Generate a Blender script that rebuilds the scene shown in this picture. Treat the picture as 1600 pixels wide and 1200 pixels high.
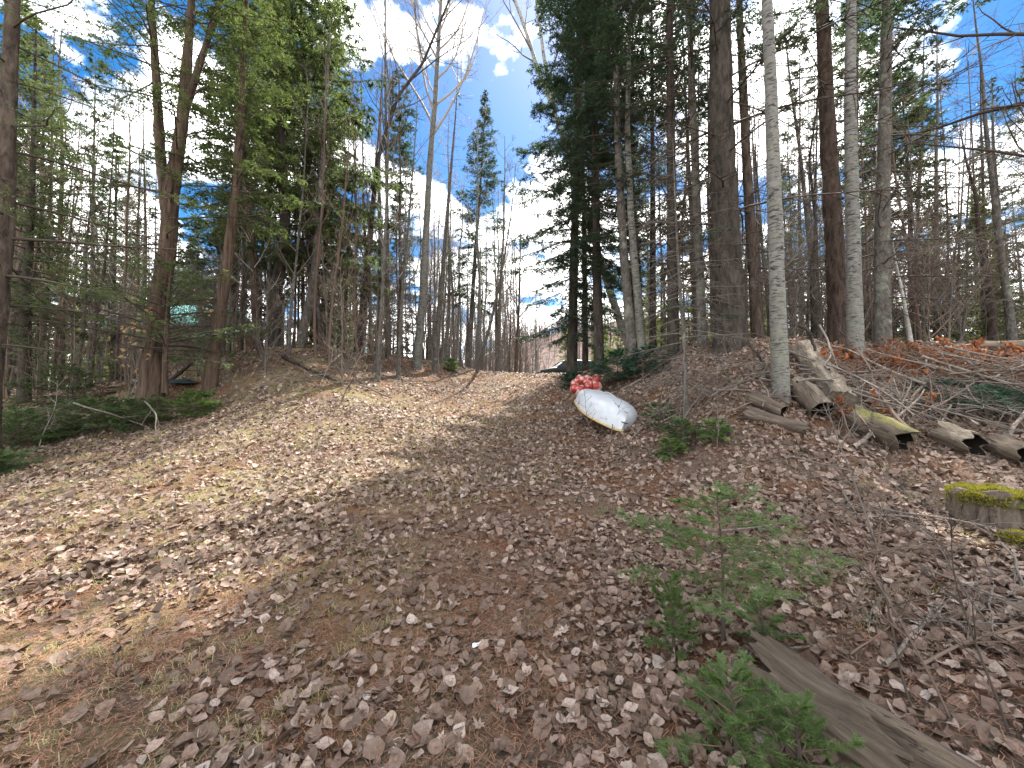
import bpy, math, numpy as np
from mathutils import Vector, Matrix, Quaternion

for o in list(bpy.data.objects):
    bpy.data.objects.remove(o)
SC = bpy.context.scene
COL = SC.collection
R_ = math.radians

# ------------------------------------------------------------------ camera, sky, sun, exposure
FPX, PITCH, EYE = 603.0, R_(2.0), 1.6
cam_d = bpy.data.cameras.new('camera'); cam = bpy.data.objects.new('camera', cam_d); COL.objects.link(cam)
cam_d.sensor_width = 36.0; cam_d.lens = FPX / 1600 * 36.0
cam_d.clip_start = 0.05; cam_d.clip_end = 3000
cam.location = (0, 0, EYE); cam.rotation_euler = (R_(90) + PITCH, 0, 0)
SC.camera = cam

SUN_AZ, SUN_EL = R_(17.0), R_(52.0)          # azimuth measured from +Y towards +X
sun_dir = Vector((math.sin(SUN_AZ) * math.cos(SUN_EL), math.cos(SUN_AZ) * math.cos(SUN_EL), math.sin(SUN_EL)))
sl = bpy.data.lights.new('sun', 'SUN'); sl.energy = 5.0; sl.angle = R_(0.53); sl.color = (1.0, 0.95, 0.86)
so = bpy.data.objects.new('sun', sl); COL.objects.link(so)
so.rotation_euler = sun_dir.to_track_quat('Z', 'Y').to_euler(); so.location = (5, 20, 60)

W_ = bpy.data.worlds.new('World'); SC.world = W_; W_.use_nodes = True
wn, wl = W_.node_tree.nodes, W_.node_tree.links
wn.clear()
def N(nodes, typ, **kw):
    n = nodes.new(typ)
    for k, v in kw.items():
        if k.startswith('i_'):
            n.inputs[k[2:].replace('_', ' ')].default_value = v
        else:
            setattr(n, k, v)
    return n
out = N(wn, 'ShaderNodeOutputWorld'); bg = N(wn, 'ShaderNodeBackground'); bg.inputs['Strength'].default_value = 0.15
sky = N(wn, 'ShaderNodeTexSky', sky_type='NISHITA', sun_disc=False)
sky.sun_elevation = SUN_EL; sky.sun_rotation = SUN_AZ
sky.air_density = 1.0; sky.dust_density = 0.4; sky.ozone_density = 2.0
hsv = N(wn, 'ShaderNodeHueSaturation'); hsv.inputs['Saturation'].default_value = 1.45; hsv.inputs['Value'].default_value = 0.38
wl.new(sky.outputs[0], hsv.inputs['Color'])
tc = N(wn, 'ShaderNodeTexCoord')
# clouds: noise on the view direction flattened to a layer high above
sep = N(wn, 'ShaderNodeSeparateXYZ'); wl.new(tc.outputs['Generated'], sep.inputs[0])
addz = N(wn, 'ShaderNodeMath', operation='ADD'); wl.new(sep.outputs['Z'], addz.inputs[0]); addz.inputs[1].default_value = 0.22
mx = N(wn, 'ShaderNodeMath', operation='MAXIMUM'); wl.new(addz.outputs[0], mx.inputs[0]); mx.inputs[1].default_value = 0.05
dx = N(wn, 'ShaderNodeMath', operation='DIVIDE'); wl.new(sep.outputs['X'], dx.inputs[0]); wl.new(mx.outputs[0], dx.inputs[1])
dy = N(wn, 'ShaderNodeMath', operation='DIVIDE'); wl.new(sep.outputs['Y'], dy.inputs[0]); wl.new(mx.outputs[0], dy.inputs[1])
cmb = N(wn, 'ShaderNodeCombineXYZ'); wl.new(dx.outputs[0], cmb.inputs[0]); wl.new(dy.outputs[0], cmb.inputs[1])
cn = N(wn, 'ShaderNodeTexNoise'); cn.inputs['Scale'].default_value = 2.6; cn.inputs['Detail'].default_value = 9; cn.inputs['Roughness'].default_value = 0.55
cmap = N(wn, 'ShaderNodeMapping'); cmap.inputs['Location'].default_value = (8.72, 16.84, -1.05)
wl.new(cmb.outputs[0], cmap.inputs[0]); wl.new(cmap.outputs[0], cn.inputs['Vector'])
crp = N(wn, 'ShaderNodeValToRGB'); crp.color_ramp.elements[0].position = 0.47; crp.color_ramp.elements[1].position = 0.56
# cumulus overlap one another towards the horizon, so cover grows as the view gets lower
lowz = N(wn, 'ShaderNodeMapRange'); lowz.inputs['From Min'].default_value = 0.42; lowz.inputs['From Max'].default_value = 0.05; lowz.inputs['To Max'].default_value = 0.09; wl.new(sep.outputs['Z'], lowz.inputs['Value'])
cadd = N(wn, 'ShaderNodeMath', operation='ADD'); wl.new(cn.outputs['Fac'], cadd.inputs[0]); wl.new(lowz.outputs[0], cadd.inputs[1])
wl.new(cadd.outputs[0], crp.inputs[0])
mixc = N(wn, 'ShaderNodeMixRGB'); mixc.inputs[2].default_value = (10.6, 10.5, 10.3, 1)
hz_ = N(wn, 'ShaderNodeMapRange'); hz_.inputs['From Min'].default_value = -0.02; hz_.inputs['From Max'].default_value = 0.06; wl.new(sep.outputs['Z'], hz_.inputs['Value'])
cmul = N(wn, 'ShaderNodeMath', operation='MULTIPLY'); wl.new(crp.outputs[0], cmul.inputs[0]); wl.new(hz_.outputs[0], cmul.inputs[1])
wl.new(cmul.outputs[0], mixc.inputs[0]); wl.new(hsv.outputs[0], mixc.inputs[1])
wl.new(mixc.outputs[0], bg.inputs['Color']); wl.new(bg.outputs[0], out.inputs[0])

SC.view_settings.view_transform = 'Standard'; SC.view_settings.look = 'None'
SC.view_settings.exposure = 1.92; SC.view_settings.gamma = 1.0; SC.view_settings.use_curve_mapping = False
SC.render.engine = 'CYCLES'
SC.cycles.max_bounces = 6; SC.cycles.diffuse_bounces = 3; SC.cycles.glossy_bounces = 2
SC.cycles.transmission_bounces = 3; SC.cycles.transparent_max_bounces = 4
SC.cycles.use_denoising = True; SC.cycles.denoiser = 'OPENIMAGEDENOISE'; SC.cycles.denoising_prefilter = 'NONE'
SC.cycles.sample_clamp_indirect = 4.0

# ------------------------------------------------------------------ small maths
def ray(px, py):
    a = (np.asarray(px, float) - 800) / FPX; b = (600 - np.asarray(py, float)) / FPX
    return a, math.cos(PITCH) - b * math.sin(PITCH), math.sin(PITCH) + b * math.cos(PITCH)
def W(px, py, d):
    x, y, z = ray(px, py)
    return np.array([x / y * d, d, EYE + z / y * d])
def _hash(ix, iy, seed):
    h = (ix.astype(np.int64) * 374761393 + iy.astype(np.int64) * 668265263 + seed * 974634541) & 0xffffffff
    h = ((h ^ (h >> 13)) * 1274126177) & 0xffffffff
    return ((h ^ (h >> 16)) & 0xffff) / 65535.0
def vnoise(x, y, seed=0):
    x = np.asarray(x, float); y = np.asarray(y, float)
    ix = np.floor(x); iy = np.floor(y); fx = x - ix; fy = y - iy
    fx = fx * fx * (3 - 2 * fx); fy = fy * fy * (3 - 2 * fy)
    ix = ix.astype(int); iy = iy.astype(int)
    a = _hash(ix, iy, seed); b = _hash(ix + 1, iy, seed); c = _hash(ix, iy + 1, seed); d = _hash(ix + 1, iy + 1, seed)
    return (a * (1 - fx) + b * fx) * (1 - fy) + (c * (1 - fx) + d * fx) * fy
def fbm(x, y, seed=0, oct=3):
    s = 0; a = 1; t = 0
    for k in range(oct):
        s = s + a * (vnoise(x * 2 ** k, y * 2 ** k, seed + k * 17) - 0.5); t += a; a *= 0.5
    return s / t
def norm(v):
    return v / np.maximum(np.linalg.norm(v, axis=-1, keepdims=True), 1e-9)

# ------------------------------------------------------------------ ground surface: smooth spline through surveyed heights
PXC = [  # pixel x, pixel y, distance
    (800,1200,1.65),(400,1200,1.65),(1200,1200,1.6),(1600,1200,1.45),(0,1200,1.7),
    (800,900,3.2),(400,900,3.2),(1600,900,2.5),(0,900,3.2),(1250,900,2.9),
    (800,700,7.3),(800,640,11.8),(800,600,16.5),(780,585,20),(845,585,20.5),(720,584,20),
    (1545,800,3.9),(1415,706,5.2),(1530,700,5.1),(1275,650,6.0),(1218,608,6.3),(1072,652,6.7),
    (1000,700,6.1),(940,678,7.7),(920,640,9.6),(400,740,5.6),(0,760,5.5),(0,690,8.5),(150,690,8.0),
    (238,612,10.5),(205,670,8.8),(340,632,9.6),(400,602,10.5),(440,560,11.8),(500,625,9.5),(560,560,14.6),
    (600,612,12.5),(690,602,16.9),(690,567,20.8),(645,565,18),(703,578,19.7),
    (1140,540,8.8),(1000,562,11.2),(900,592,13.3),(1310,536,9.2),(1570,540,8.8),(1450,600,6.9),(1600,640,6.0),(1240,560,7.9),
]
ctrl = [W(*c) for c in PXC]
ctrl += [np.array(c, float) for c in [
    (0,0,0),(2,0,.12),(-2.5,0,-.02),(5,0,.5),(-6,0,-.1),(0,-6,-.4),(8,-5,.6),(-8,-5,-.5),(-14,3,.1),(-22,8,.5),(-24,20,2.0),(-16,16,2.1),
    (10,3.5,1.2),(14,6,2.5),(16,0,1.8),(22,8,2.8),(9,14,2.95),(15,17,3.0),(24,30,3.0),(6,24,3.0),(1,30,2.75),(4,30,2.7),(0,45,2.4),(9,40,2.8),
    (-5,28,3.0),(-10,22,2.9),(-14,32,2.7),(-30,35,2.4),(30,14,3.0),(35,45,3.0),(-40,10,1.2),(40,0,2.4),(-40,60,2.4),(40,60,3.0),(0,65,2.2),(-40,-20,0),(40,-20,1.5)]]
ctrl = np.array(ctrl)
cx, cy, cz = ctrl.T
def _phi(r2):
    return 0.5 * r2 * np.log(r2 + 1e-9)
n_ = len(cx)
K = _phi((cx[:, None] - cx[None]) ** 2 + (cy[:, None] - cy[None]) ** 2) + np.eye(n_) * 0.15
P_ = np.stack([np.ones(n_), cx, cy], 1)
A_ = np.block([[K, P_], [P_.T, np.zeros((3, 3))]])
sol = np.linalg.solve(A_, np.concatenate([cz, np.zeros(3)]))
def tps(x, y):
    sh = np.shape(x); x = np.ravel(x).astype(float); y = np.ravel(y).astype(float)
    z = np.zeros(len(x))
    for i in range(0, len(x), 40000):
        a, b = x[i:i + 40000], y[i:i + 40000]
        z[i:i + 40000] = _phi((a[:, None] - cx) ** 2 + (b[:, None] - cy) ** 2) @ sol[:n_] + sol[n_] + sol[n_ + 1] * a + sol[n_ + 2] * b
    return z.reshape(sh)
def sstep(a, b, x):
    t = np.clip((x - a) / (b - a), 0, 1); return t * t * (3 - 2 * t)
def ground_z(x, y, fine=True):
    x = np.asarray(x, float); y = np.asarray(y, float)
    r = np.hypot(x, y - 12)
    z = tps(np.clip(x, -45, 45), np.clip(y, -25, 70))
    z = z * (1 - sstep(48, 80, r)) + 2.4 * sstep(48, 80, r)
    if fine:
        z = z + fbm(x * .8, y * .8, 5) * .16 + fbm(x * 3.2, y * 3.2, 9) * .05
        bank = np.clip((x - 2.2) / 2, 0, 1) * np.clip((y - 3) / 3, 0, 1) + np.clip((-x - 5) / 2, 0, 1) * np.clip((y - 7) / 3, 0, 1)
        z = z + bank * fbm(x * 1.5, y * 1.5, 31) * .3
    return z
def gz(x, y):
    return float(ground_z(np.array([x]), np.array([y]))[0])
def at(px, py, dmax=60):
    """Where the sight line through a pixel meets the ground."""
    ds = np.concatenate([np.arange(.6, 12, .03), np.arange(12, dmax, .1)])
    rx, ry, rz = ray(px, py)
    xs, zs = rx / ry * ds, EYE + rz / ry * ds
    g = ground_z(xs, ds)
    k = np.argmax(zs <= g)
    if zs[k] > g[k]: k = len(ds) - 1
    return np.array([xs[k], ds[k], g[k]])
def gnormal(x, y, e=.25):
    a = gz(x + e, y) - gz(x - e, y); b = gz(x, y + e) - gz(x, y - e)
    return Vector((-a / (2 * e), -b / (2 * e), 1)).normalized()

# ------------------------------------------------------------------ mesh building
class MB:
    def __init__(s):
        s.v = []; s.f = {3: [], 4: []}; s.m = {3: [], 4: []}; s.n = 0
    def add(s, v, f, mat=0):
        v = np.asarray(v, float).reshape(-1, 3); f = np.asarray(f, int)
        if len(f) == 0: return
        k = f.shape[1]
        s.v.append(v); s.f[k].append(f + s.n); s.m[k].append(np.full(len(f), mat)); s.n += len(v)
    def mesh(s, name, mats, smooth=True):
        me = bpy.data.meshes.new(name)
        if s.n:
            v = np.concatenate(s.v)
            f3 = np.concatenate(s.f[3]) if s.f[3] else np.zeros((0, 3), int)
            f4 = np.concatenate(s.f[4]) if s.f[4] else np.zeros((0, 4), int)
            mi = np.concatenate([np.concatenate(s.m[k]) for k in (3, 4) if s.m[k]])
            me.vertices.add(len(v)); me.vertices.foreach_set('co', v.ravel())
            loops = np.concatenate([f3.ravel(), f4.ravel()])
            me.loops.add(len(loops)); me.loops.foreach_set('vertex_index', loops)
            tot = np.concatenate([np.full(len(f3), 3), np.full(len(f4), 4)])
            me.polygons.add(len(tot))
            me.polygons.foreach_set('loop_start', np.concatenate([[0], np.cumsum(tot)[:-1]]))
            me.polygons.foreach_set('material_index', mi)
            me.polygons.foreach_set('use_smooth', np.full(len(tot), smooth))
            me.update(calc_edges=True)
        for m in (mats if isinstance(mats, (list, tuple)) else [mats]): me.materials.append(m)
        return me
    def build(s, name, mats, parent=None, smooth=True, loc=None):
        o = bpy.data.objects.new(name, s.mesh(name, mats, smooth)); COL.objects.link(o)
        if parent is not None: o.parent = parent
        if loc is not None: o.location = loc
        return o
def tag(o, label=None, cat=None, group=None, kind=None):
    if label: o['label'] = label
    if cat: o['category'] = cat
    if group: o['group'] = group
    if kind: o['kind'] = kind
    return o
def thing(name, label, cat, loc=(0, 0, 0), rz=0, group=None):
    o = bpy.data.objects.new(name, None); COL.objects.link(o); o.empty_display_size = .1
    o.location = loc; o.rotation_euler = (0, 0, rz)
    return tag(o, label, cat, group)
def link_mesh(name, me, parent=None):
    o = bpy.data.objects.new(name, me); COL.objects.link(o)
    if parent is not None: o.parent = parent
    return o
def copy_tree(o, parent=None):
    c = o.copy(); COL.objects.link(c)
    if parent is not None: c.parent = parent
    for ch in list(o.children): copy_tree(ch, c)
    return c

def tubes(P, Rr, sides):
    """P (B,N,3) centre lines, Rr (B,N) radii -> verts, quads."""
    B, n, _ = P.shape
    T = np.empty_like(P); T[:, 1:-1] = P[:, 2:] - P[:, :-2]; T[:, 0] = P[:, 1] - P[:, 0]; T[:, -1] = P[:, -1] - P[:, -2]
    T = norm(T)
    ref = np.where(np.abs(T[:, :1, 2:3]) > .8, np.array([1., 0, 0]), np.array([0, 0, 1.]))
    U = norm(np.cross(T, np.broadcast_to(ref, T.shape))); V = np.cross(T, U)
    a = np.arange(sides) / sides * 2 * np.pi
    ring = U[:, :, None] * np.cos(a)[None, None, :, None] + V[:, :, None] * np.sin(a)[None, None, :, None]
    vs = P[:, :, None] + ring * Rr[:, :, None, None]
    base = (np.arange(B) * n * sides)[:, None, None]; i = np.arange(n - 1)[None, :, None] * sides; j = np.arange(sides)[None, None]
    j2 = (j + 1) % sides
    q = np.stack([base + i + j, base + i + j2, base + i + sides + j2, base + i + sides + j], -1).reshape(-1, 4)
    return vs.reshape(-1, 3), q
def resample(P, step):
    P = np.asarray(P, float)
    s = np.concatenate([[0], np.cumsum(np.linalg.norm(np.diff(P, axis=0), axis=1))])
    n = max(3, int(s[-1] / step) + 1); t = np.linspace(0, s[-1], n)
    Q = np.stack([np.interp(t, s, P[:, k]) for k in range(3)], 1)
    for _ in range(max(1, int(.35 / step))):
        Q[1:-1] = (Q[:-2] + 2 * Q[1:-1] + Q[2:]) / 4
    return Q, t
def trunk_mb(mb, P, Rr, sides, rng, ridge=.06, mat=0):
    v, q = tubes(P[None], Rr[None], sides)
    n = len(P)
    g = rng.normal(size=(n, sides))
    for _ in range(3):
        g[1:-1] = (g[:-2] + 2 * g[1:-1] + g[2:]) / 4
    g = g / max(g.std(), 1e-6)
    v = v.reshape(n, sides, 3); c = P[:, None]
    v = c + (v - c) * (1 + ridge * np.clip(g, -2, 2))[:, :, None]
    mb.add(v.reshape(-1, 3), q, mat)
def perp_dirs(T, rng):
    r = rng.normal(size=T.shape); r = r - (r * T).sum(-1, keepdims=True) * T
    return norm(r)
def interp_poly(P, idx, t):
    n = P.shape[1]; f = t * (n - 1); i = np.minimum(f.astype(int), n - 2); w = (f - i)[:, None]
    a = P[idx, i]; b = P[idx, i + 1]
    return a * (1 - w) + b * w, norm(b - a)
def grow(p0, d0, L, n, rng, trop=0.0, wig=.1):
    B = len(p0); P = np.empty((B, n, 3)); P[:, 0] = p0; d = d0.copy(); st = (L / (n - 1))[:, None]
    for k in range(1, n):
        P[:, k] = P[:, k - 1] + d * st
        d = norm(d + np.array([0, 0, 1.]) * trop + rng.normal(size=d.shape) * wig)
    return P
def spawn(P, Rr, Ls, k, rng, t0=.2, t1=1., ang=(35, 60), lf=.5, taper=.5, n=4, trop=.1, wig=.12, rmin=.003, rf=.55):
    B = len(P); idx = np.repeat(np.arange(B), k); t = rng.uniform(t0, t1, len(idx))
    p, T = interp_poly(P, idx, t)
    a = np.radians(rng.uniform(ang[0], ang[1], len(idx)))[:, None]
    d = norm(T * np.cos(a) + perp_dirs(T, rng) * np.sin(a))
    L = Ls[idx] * lf * (1 - taper * t) * rng.uniform(.6, 1.25, len(idx))
    C = grow(p, d, L, n, rng, trop, wig)
    fi = t * (Rr.shape[1] - 1); i0 = np.minimum(fi.astype(int), Rr.shape[1] - 2); w = fi - i0
    r0 = np.maximum((Rr[idx, i0] * (1 - w) + Rr[idx, i0 + 1] * w) * rf, rmin)
    Rc = r0[:, None] * np.linspace(1, .35, n)[None]
    return C, Rc, L

def needles(mb, A, B_, m, ln, wd, rng, flat=.35, droop=0.0, fwd=.55, mat=0):
    """m needle tufts (single thin triangles) along every segment A->B_."""
    S = len(A)
    if S == 0: return
    idx = np.repeat(np.arange(S), m); u = rng.uniform(0, 1.05, len(idx))[:, None]
    p = A[idx] + (B_ - A)[idx] * u; T = norm(B_ - A)[idx]
    side = np.cross(T, np.array([0, 0, 1.])); side = norm(side + 1e-6); up = np.cross(side, T)
    sg = rng.choice([-1., 1.], len(idx))[:, None]
    d = norm(T * fwd * rng.uniform(.5, 1.5, (len(idx), 1)) + side * sg * rng.uniform(.5, 1, (len(idx), 1)) + up * rng.normal(0, flat, (len(idx), 1)) - np.array([0, 0, droop]))
    l = ln * rng.uniform(.6, 1.2, (len(idx), 1)); w = wd * rng.uniform(.7, 1.2, (len(idx), 1))
    wdir = norm(np.cross(d, up + rng.normal(0, .3, d.shape)))
    q = np.stack([p - wdir * w * .5, p + wdir * w * .5, p + d * l], 1).reshape(-1, 3)
    mb.add(q, np.arange(len(idx) * 3).reshape(-1, 3), mat)

def conifer(P, Rr, rng, nb=100, t0=.12, Lmax=2.4, el_bot=-10, el_top=40, droop=25, upturn=12, live=lambda t: 1.0,
            td=14, tl=.45, sub=2, m=6, ln=.06, wd=.018, twd=.25, dead_td=5, dead_tl=.5, prof=None, flat=.35, nd_droop=0., fat=1.0, br=.011, pow_=.8, nmain=12):
    """Branches and needles round the trunk line P. Returns (branch mb, needle mb)."""
    mbb, mbf = MB(), MB()
    t = t0 + (1 - t0) * (np.arange(nb) + rng.uniform(0, 1, nb)) / nb
    t = np.minimum(t, .995); tt = (t - t0) / (1 - t0)
    p, _ = interp_poly(P[None], np.zeros(nb, int), t)
    az = np.arange(nb) * 2.39996 + rng.normal(0, .35, nb)
    pr = prof(tt) if prof else ((1 - tt) ** pow_) * np.minimum(1, .55 + tt * 3)
    L = np.maximum(Lmax * pr * rng.uniform(.6, 1.12, nb), .12)
    el = np.radians(el_bot + (el_top - el_bot) * tt + rng.normal(0, 7, nb))
    n = 7; B = np.empty((nb, n, 3)); B[:, 0] = p
    azw = az.copy()
    for k in range(1, n):
        u = k / (n - 1)
        e = el - np.radians(droop) * u * (1 - .4 * tt) + np.radians(upturn) * max(0, u - .45) * 2.2
        B[:, k] = B[:, k - 1] + np.stack([np.cos(azw) * np.cos(e), np.sin(azw) * np.cos(e), np.sin(e)], 1) * (L / (n - 1))[:, None]
        azw = azw + rng.normal(0, .1, nb)
    r0 = np.maximum(br * L * fat, .004)
    Rb = r0[:, None] * np.linspace(1, .22, n)[None]
    v, q = tubes(B, Rb, 4); mbb.add(v, q)
    al = rng.uniform(0, 1, nb) < np.array([live(x) for x in tt])
    def twigs(sel, dens, length, a0, a1, t_in):
        cnt = np.maximum(1, (L[sel] * dens).astype(int)); ids = np.repeat(sel, cnt)
        if len(ids) == 0: return None
        s = rng.uniform(t_in, 1, len(ids)); pp, T = interp_poly(B, ids, s)
        side = norm(np.cross(T, np.array([0, 0, 1.])) + 1e-6); sg = rng.choice([-1., 1.], len(ids))[:, None]
        a = np.radians(rng.uniform(a0, a1, len(ids)))[:, None]
        d = norm(T * np.cos(a) + side * sg * np.sin(a) + np.array([0, 0, 1.]) * (rng.normal(0, .22, (len(ids), 1)) - twd))
        l = length * (1 - .55 * s) * rng.uniform(.6, 1.25, len(ids)) * np.minimum(1, L[ids] / 1.0 + .25)
        return ids, pp, d, l, s
    live_i = np.nonzero(al)[0]; dead_i = np.nonzero(~al)[0]
    if len(live_i):
        ids, pp, d, l, s = twigs(live_i, td, tl, 40, 68, .12)
        e1 = pp + d * l[:, None] - np.array([0, 0, 1.]) * (l * l * .15)[:, None]
        needles(mbf, pp, e1, m, ln, wd, rng, flat, nd_droop)
        if sub:
            k = sub; j = np.repeat(np.arange(len(pp)), k); u = rng.uniform(.15, .9, len(j))[:, None]
            q0 = pp[j] + (e1 - pp)[j] * u; T = norm(e1 - pp)[j]; sd = norm(np.cross(T, np.array([0, 0, 1.])) + 1e-6) * rng.choice([-1., 1.], len(j))[:, None]
            dd = norm(T * .65 + sd * .75 + np.array([0, 0, 1.]) * (rng.normal(0, .2, (len(j), 1)) - twd * .6))
            needles(mbf, q0, q0 + dd * (l[j] * .42 * rng.uniform(.6, 1.2, len(j)))[:, None], max(2, m // 2), ln, wd, rng, flat, nd_droop)
        needles(mbf, B[live_i][:, 3:-1].reshape(-1, 3), B[live_i][:, 4:].reshape(-1, 3), nmain, ln, wd, rng, flat, nd_droop)
    if len(dead_i) and dead_td:
        r = twigs(dead_i, dead_td, dead_tl, 30, 75, .15)
        ids, pp, d, l, s = r
        C = grow(pp, d, l, 4, rng, -.03, .16)
        v, q = tubes(C, np.maximum(r0[ids] * .35, .0022)[:, None] * np.linspace(1, .5, 4)[None], 3); mbb.add(v, q)
        C2, R2, _ = spawn(C, np.full((len(C), 4), .002), l, 2, rng, .2, 1, (30, 65), .5, .4, 3, -.02, .15, .0016, 1.0)
        v, q = tubes(C2, R2, 3); mbb.add(v, q)
    return mbb, mbf

def bare_crown(P, Rr, rng, n1=20, t0=.35, L1=4.0, ang=(28, 55), k2=6, k3=6, k4=3, trop=.12, sides=5, rmin=.004, lf2=.5, lf3=.5):
    mb = MB()
    B = P[None]; H = np.linalg.norm(P[-1] - P[0])
    idx = np.zeros(n1, int); t = np.clip(t0 + (1 - t0) * (np.arange(n1) + rng.uniform(0, 1, n1)) / n1, 0, .99)
    p, T = interp_poly(B, idx, t); a = np.radians(rng.uniform(*ang, n1))[:, None]
    az = np.arange(n1) * 2.4 + rng.normal(0, .4, n1); hz = np.stack([np.cos(az), np.sin(az), 0 * az], 1)
    d = norm(T * np.cos(a) + hz * np.sin(a)); L = L1 * (1 - .55 * (t - t0) / (1 - t0)) * rng.uniform(.55, 1.15, n1)
    C1 = grow(p, d, L, 7, rng, trop, .11)
    fi = (t * (len(Rr) - 1)).astype(int); R1 = (np.clip(Rr[fi] * .5, rmin * 2, .011 * L + .006))[:, None] * np.linspace(1, .25, 7)[None]
    v, q = tubes(C1, R1, sides); mb.add(v, q)
    C2, R2, L2 = spawn(C1, R1, L, k2, rng, .2, 1, (25, 55), lf2, .45, 5, trop, .13, rmin)
    v, q = tubes(C2, R2, 4 if sides > 4 else 3); mb.add(v, q)
    if k3:
        C3, R3, L3 = spawn(C2, R2, L2, k3, rng, .15, 1, (25, 60), lf3, .4, 4, trop * .8, .15, rmin * .75)
        v, q = tubes(C3, R3, 3); mb.add(v, q)
        if k4:
            C4, R4, L4 = spawn(C3, R3, L3, k4, rng, .2, 1, (25, 60), .55, .3, 3, trop * .5, .15, rmin * .6)
            v, q = tubes(C4, R4, 3); mb.add(v, q)
    return mb

# ------------------------------------------------------------------ materials
def mat(name, rough=.85, spec=.2):
    m = bpy.data.materials.new(name); m.use_nodes = True
    nt = m.node_tree; b = nt.nodes['Principled BSDF']
    b.inputs['Roughness'].default_value = rough; b.inputs['Specular IOR Level'].default_value = spec
    return m, nt.nodes, nt.links, b
def ramp(nd, lk, fac, stops):
    r = nd.new('ShaderNodeValToRGB'); e = r.color_ramp.elements
    while len(e) < len(stops): e.new(.5)
    for i, (p, c) in enumerate(stops):
        e[i].position = p; e[i].color = (c if len(c) == 4 else (*c, 1))
    lk.new(fac, r.inputs[0]); return r.outputs[0]
def noise(nd, lk, scale, detail=4, rough=.55, stretch=(1, 1, 1), coord='Object', off=(0, 0, 0), dist=0):
    t = nd.new('ShaderNodeTexCoord'); mp = nd.new('ShaderNodeMapping')
    mp.inputs['Scale'].default_value = stretch; mp.inputs['Location'].default_value = off
    lk.new(t.outputs[coord], mp.inputs[0])
    n = nd.new('ShaderNodeTexNoise'); n.inputs['Scale'].default_value = scale; n.inputs['Detail'].default_value = detail
    n.inputs['Roughness'].default_value = rough; n.inputs['Distortion'].default_value = dist
    lk.new(mp.outputs[0], n.inputs['Vector']); return n.outputs['Fac']
def mixc_(nd, lk, fac, a, b, mode='MIX'):
    m = nd.new('ShaderNodeMixRGB'); m.blend_type = mode
    for i, x in ((0, fac), (1, a), (2, b)):
        if isinstance(x, (int, float)): m.inputs[i].default_value = x
        elif isinstance(x, tuple): m.inputs[i].default_value = (*x, 1) if len(x) == 3 else x
        else: lk.new(x, m.inputs[i])
    return m.outputs[0]
def bump(nd, lk, b, h, strength=.6, dist=.03):
    n = nd.new('ShaderNodeBump'); n.inputs['Strength'].default_value = strength; n.inputs['Distance'].default_value = dist
    lk.new(h, n.inputs['Height']); lk.new(n.outputs[0], b.inputs['Normal'])
def bark(name, dark, light, lichen=None, vs=9, lich_amt=.58, vst=.3):
    m, nd, lk, b = mat(name, .9, .15)
    h = noise(nd, lk, vs, 7, .72, (1, 1, vst), dist=.5)
    c = ramp(nd, lk, h, [(.34, dark), (.62, light)])
    c = mixc_(nd, lk, noise(nd, lk, 2.2, 3, .5), c, (.5, .5, .5), 'OVERLAY')
    if lichen:
        f = ramp(nd, lk, noise(nd, lk, 3.5, 5, .7, (1, 1, .6), off=(4, 2, 1)), [(lich_amt, (0, 0, 0)), (lich_amt + .1, (1, 1, 1))])
        c = mixc_(nd, lk, f, c, lichen)
    lk.new(c, b.inputs['Base Color']); bump(nd, lk, b, h, 1.0, .06)
    return m
def birch(name, pale, mark, amt=.36, big=.66):
    m, nd, lk, b = mat(name, .75, .25)
    h = noise(nd, lk, 8, 4, .6, (1, 1, 4.5))
    c = ramp(nd, lk, h, [(amt, mark), (amt + .07, pale)])
    h2 = noise(nd, lk, 3.4, 4, .6, (1, 1, 1.7), off=(2, 7, 3))
    f = ramp(nd, lk, h2, [(big, (0, 0, 0)), (big + .03, (1, 1, 1))])
    c = mixc_(nd, lk, f, c, (.02, .018, .016))
    c = mixc_(nd, lk, ramp(nd, lk, noise(nd, lk, 9, 3), [(.4, (.72, .72, .7)), (.6, (1, 1, 1))]), (0, 0, 0), c, 'MIX')
    t = mixc_(nd, lk, ramp(nd, lk, noise(nd, lk, 1.3, 4, .6, off=(9, 1, 0)), [(.45, (0, 0, 0)), (.7, (.5, .5, .5))]), c, (.16, .17, .12))
    lk.new(t, b.inputs['Base Color']); bump(nd, lk, b, h, .5, .02)
    return m
def leafmat(name, cols, trans=.35, rough=.6, tcol=None, spec=.3):
    """cols: colours picked at random per leaf or needle."""
    m, nd, lk, b = mat(name, rough, spec)
    g = nd.new('ShaderNodeNewGeometry')
    c = ramp(nd, lk, g.outputs['Random Per Island'], [(i / max(1, len(cols) - 1), x) for i, x in enumerate(cols)])
    if name in ('dry_leaves', 'rotting_leaves'):
        c = mixc_(nd, lk, 1.0, c, ramp(nd, lk, noise(nd, lk, 55, 4, .65), [(.3, (.6, .57, .55)), (.62, (1.08, 1.06, 1.05))]), 'MULTIPLY')
    lk.new(c, b.inputs['Base Color'])
    if trans:
        tr = nd.new('ShaderNodeBsdfTranslucent')
        tc_ = mixc_(nd, lk, 1.0, c, tcol or (1.3, 1.5, .6), 'MULTIPLY'); lk.new(tc_, tr.inputs['Color'])
        mx_ = nd.new('ShaderNodeMixShader'); mx_.inputs[0].default_value = trans
        lk.new(b.outputs[0], mx_.inputs[1]); lk.new(tr.outputs[0], mx_.inputs[2])
        lk.new(mx_.outputs[0], nd['Material Output'].inputs['Surface'])
    return m
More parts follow.
